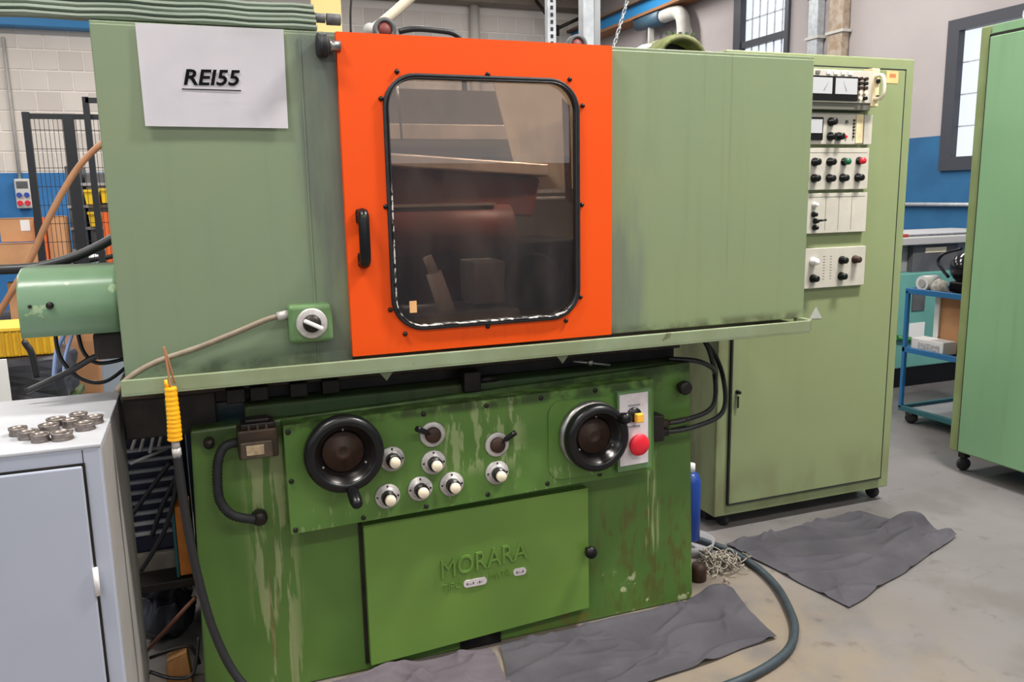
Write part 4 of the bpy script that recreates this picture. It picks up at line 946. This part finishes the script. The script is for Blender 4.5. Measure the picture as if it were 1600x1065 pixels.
vs = thing('bench_vice', (-.72, 5.1, .95), 'dark bench machine in front of the rack behind the black hose', 'machine')
obj('frame', B().box(-1.10, -.5, 5.0, 5.25, .98, 1.03, .01), black, vs)
obj('body', B().box(-1.10, -.98, 5.0, 5.2, 1.03, 1.12, .01), black, vs)
obj('arm', B().tube([(-.95, 5.1, 1.10), (-.8, 5.1, 1.12), (-.6, 5.1, 1.16), (-.5, 5.1, 1.28)], .02, 8), grease, vs)
obj('blue_base', B().box(-1.0, -.62, 5.0, 5.2, .85, .98, .01), bottleblue, vs)
obj('stand', B().box(-.95, -.60, 5.05, 5.2, 0, .85, .01), midgrey, vs)
obj('brown_hose', B().tube([(-.25, 1.5, 1.88), (-.34, 1.5, 1.83), (-.43, 1.5, 1.745), (-.51, 1.5, 1.63), (-.59, 1.5, 1.49), (-.655, 1.5, 1.36), (-.73, 1.5, 1.24), (-.81, 1.5, 1.12), (-.95, 1.5, .95)], .0135, 10), brownhose, None, 'brown rubber hose arching down at left beside the enclosure', 'hose')
obj('black_hose', B().tube([(-1.0, .62, 1.40), (-.72, .62, 1.375), (-.60, .6, 1.372), (-.49, .6, 1.376), (-.38, .6, 1.405), (-.29, .6, 1.445), (-.225, .6, 1.485)], .0165, 12), hoseblack, None, 'thick black hose crossing above the green motor cover', 'hose')
yc = thing('plastic_crate', (-1.0, 2.6, .55), 'yellow plastic crate at far left below the motor cover', 'crate')
obj('crate_body', B().box(-1.35, -.77, 2.5, 2.85, .775, .925, .01), paint('crate_yellow', (226, 180, 38), (206, 158, 30), .5, var=10), yc)
obj('crate_rim', B().box(-1.36, -.76, 2.49, 2.86, .915, .935, .004), plain('rim_yellow', (232, 190, 60), .5), yc)
for k in range(7): obj('crate_rib', B().box(-1.0+k*.035, -.992+k*.035, 2.49, 2.5, .78, .915), plain('rib_yellow%d' % k, (196, 150, 30), .5), yc)
tb = B(); tb.box(-1.4, -.72, 2.45, 2.9, .512, .772, .04, 3)
bmesh.ops.subdivide_edges(tb.bm, edges=tb.bm.edges[:], cuts=4, use_grid_fill=True)
for v in tb.bm.verts: v.co += Vector((noise.noise(v.co*9), noise.noise(v.co*9+Vector((3, 0, 0))), noise.noise(v.co*8)*.1))*.04; v.co.z = max(.501, min(v.co.z, .773))
obj('plastic_bag', tb, bag, None, 'black film bag bulging under the yellow crate', 'bag')
gb = thing('work_bench', (-1.0, 2.1, 0), 'low dark green bench edge behind the grey cabinet', 'bench')
obj('bench_top', B().box(-1.6, -.70, 1.9, 3.0, .46, .50, .004), darkgreen, gb)
for x in (-1.55, -.75):
    for y in (1.95, 2.95): obj('leg', B().box(x-.02, x+.02, y-.02, y+.02, 0, .46), darkgreen, gb)
ws = thing('metal_sign', (-1.0, 2.3, .5), 'white upright sign edge at the far left under the crate', 'sign')
obj('sign_plate', B().box(-1.25, -.955, 2.30, 2.31, .50, .80, .003), white, ws)
obj('grey_column', B().box(-.60, -.44, 3.0, 3.15, 0, .95, .005), paint('bluish_column', (150, 160, 172), None, .5), None, 'bluish grey steel column under the green motor cover', 'column')
for x0, x1, y, z1, lb in ((-.83, -.66, 3.4, .98, 'cardboard box standing left of the bluish column'), (-.42, -.22, 3.4, .90, 'cardboard box standing right of the bluish column')):
    c = thing('cardboard_box', ((x0+x1)/2, y, 0), lb, 'box')
    obj('carton', B().box(x0, x1, y, y+.3, .0, z1, .004), cardboard, c)
    obj('tape', B().box((x0+x1)/2-.02, (x0+x1)/2+.02, y-.002, y, z1-.3, z1), paint('tape' + str(x0), (176, 130, 90), None, .4), c)
for k, p in enumerate(([(-.42, .30, 1.21), (-.415, .30, 1.12), (-.37, .30, 1.05), (-.30, .30, 1.03), (-.22, .32, 1.08)],
                       [(-.36, .30, 1.21), (-.35, .30, 1.13), (-.31, .30, 1.09), (-.22, .30, 1.10)],
                       [(-.21, .20, 1.14), (-.30, .2, 1.13), (-.38, .2, 1.09), (-.50, .2, 1.04)])):
    obj('motor_cable', B().tube(p, .006 if k < 2 else .009, 8), hoseblack, M)
obj('lead_wire', B().tube([(-.72, 1.5, 1.256), (-.725, 1.5, 1.18), (-.725, 1.5, 1.08), (-.72, 1.5, 1.0), (-.70, 1.5, .95), (-.69, 1.5, .84)], .012, 8, rf=lambda i, m: .003 if i < m*.55 else .014), hoseblack, None, 'thin lead with black plug hanging left of the motor cover', 'cable')
obj('wire_bundle', B().tube([(-.50, .7, .98), (-.48, .7, 1.08), (-.44, .7, 1.15)], .008, 8).tube([(-.47, .7, .98), (-.455, .7, 1.06), (-.42, .7, 1.15)], .006, 8), paint('pale_blue_wire', (150, 170, 214), None, .5), None, 'pale blue wires hanging below the green motor cover', 'cable')
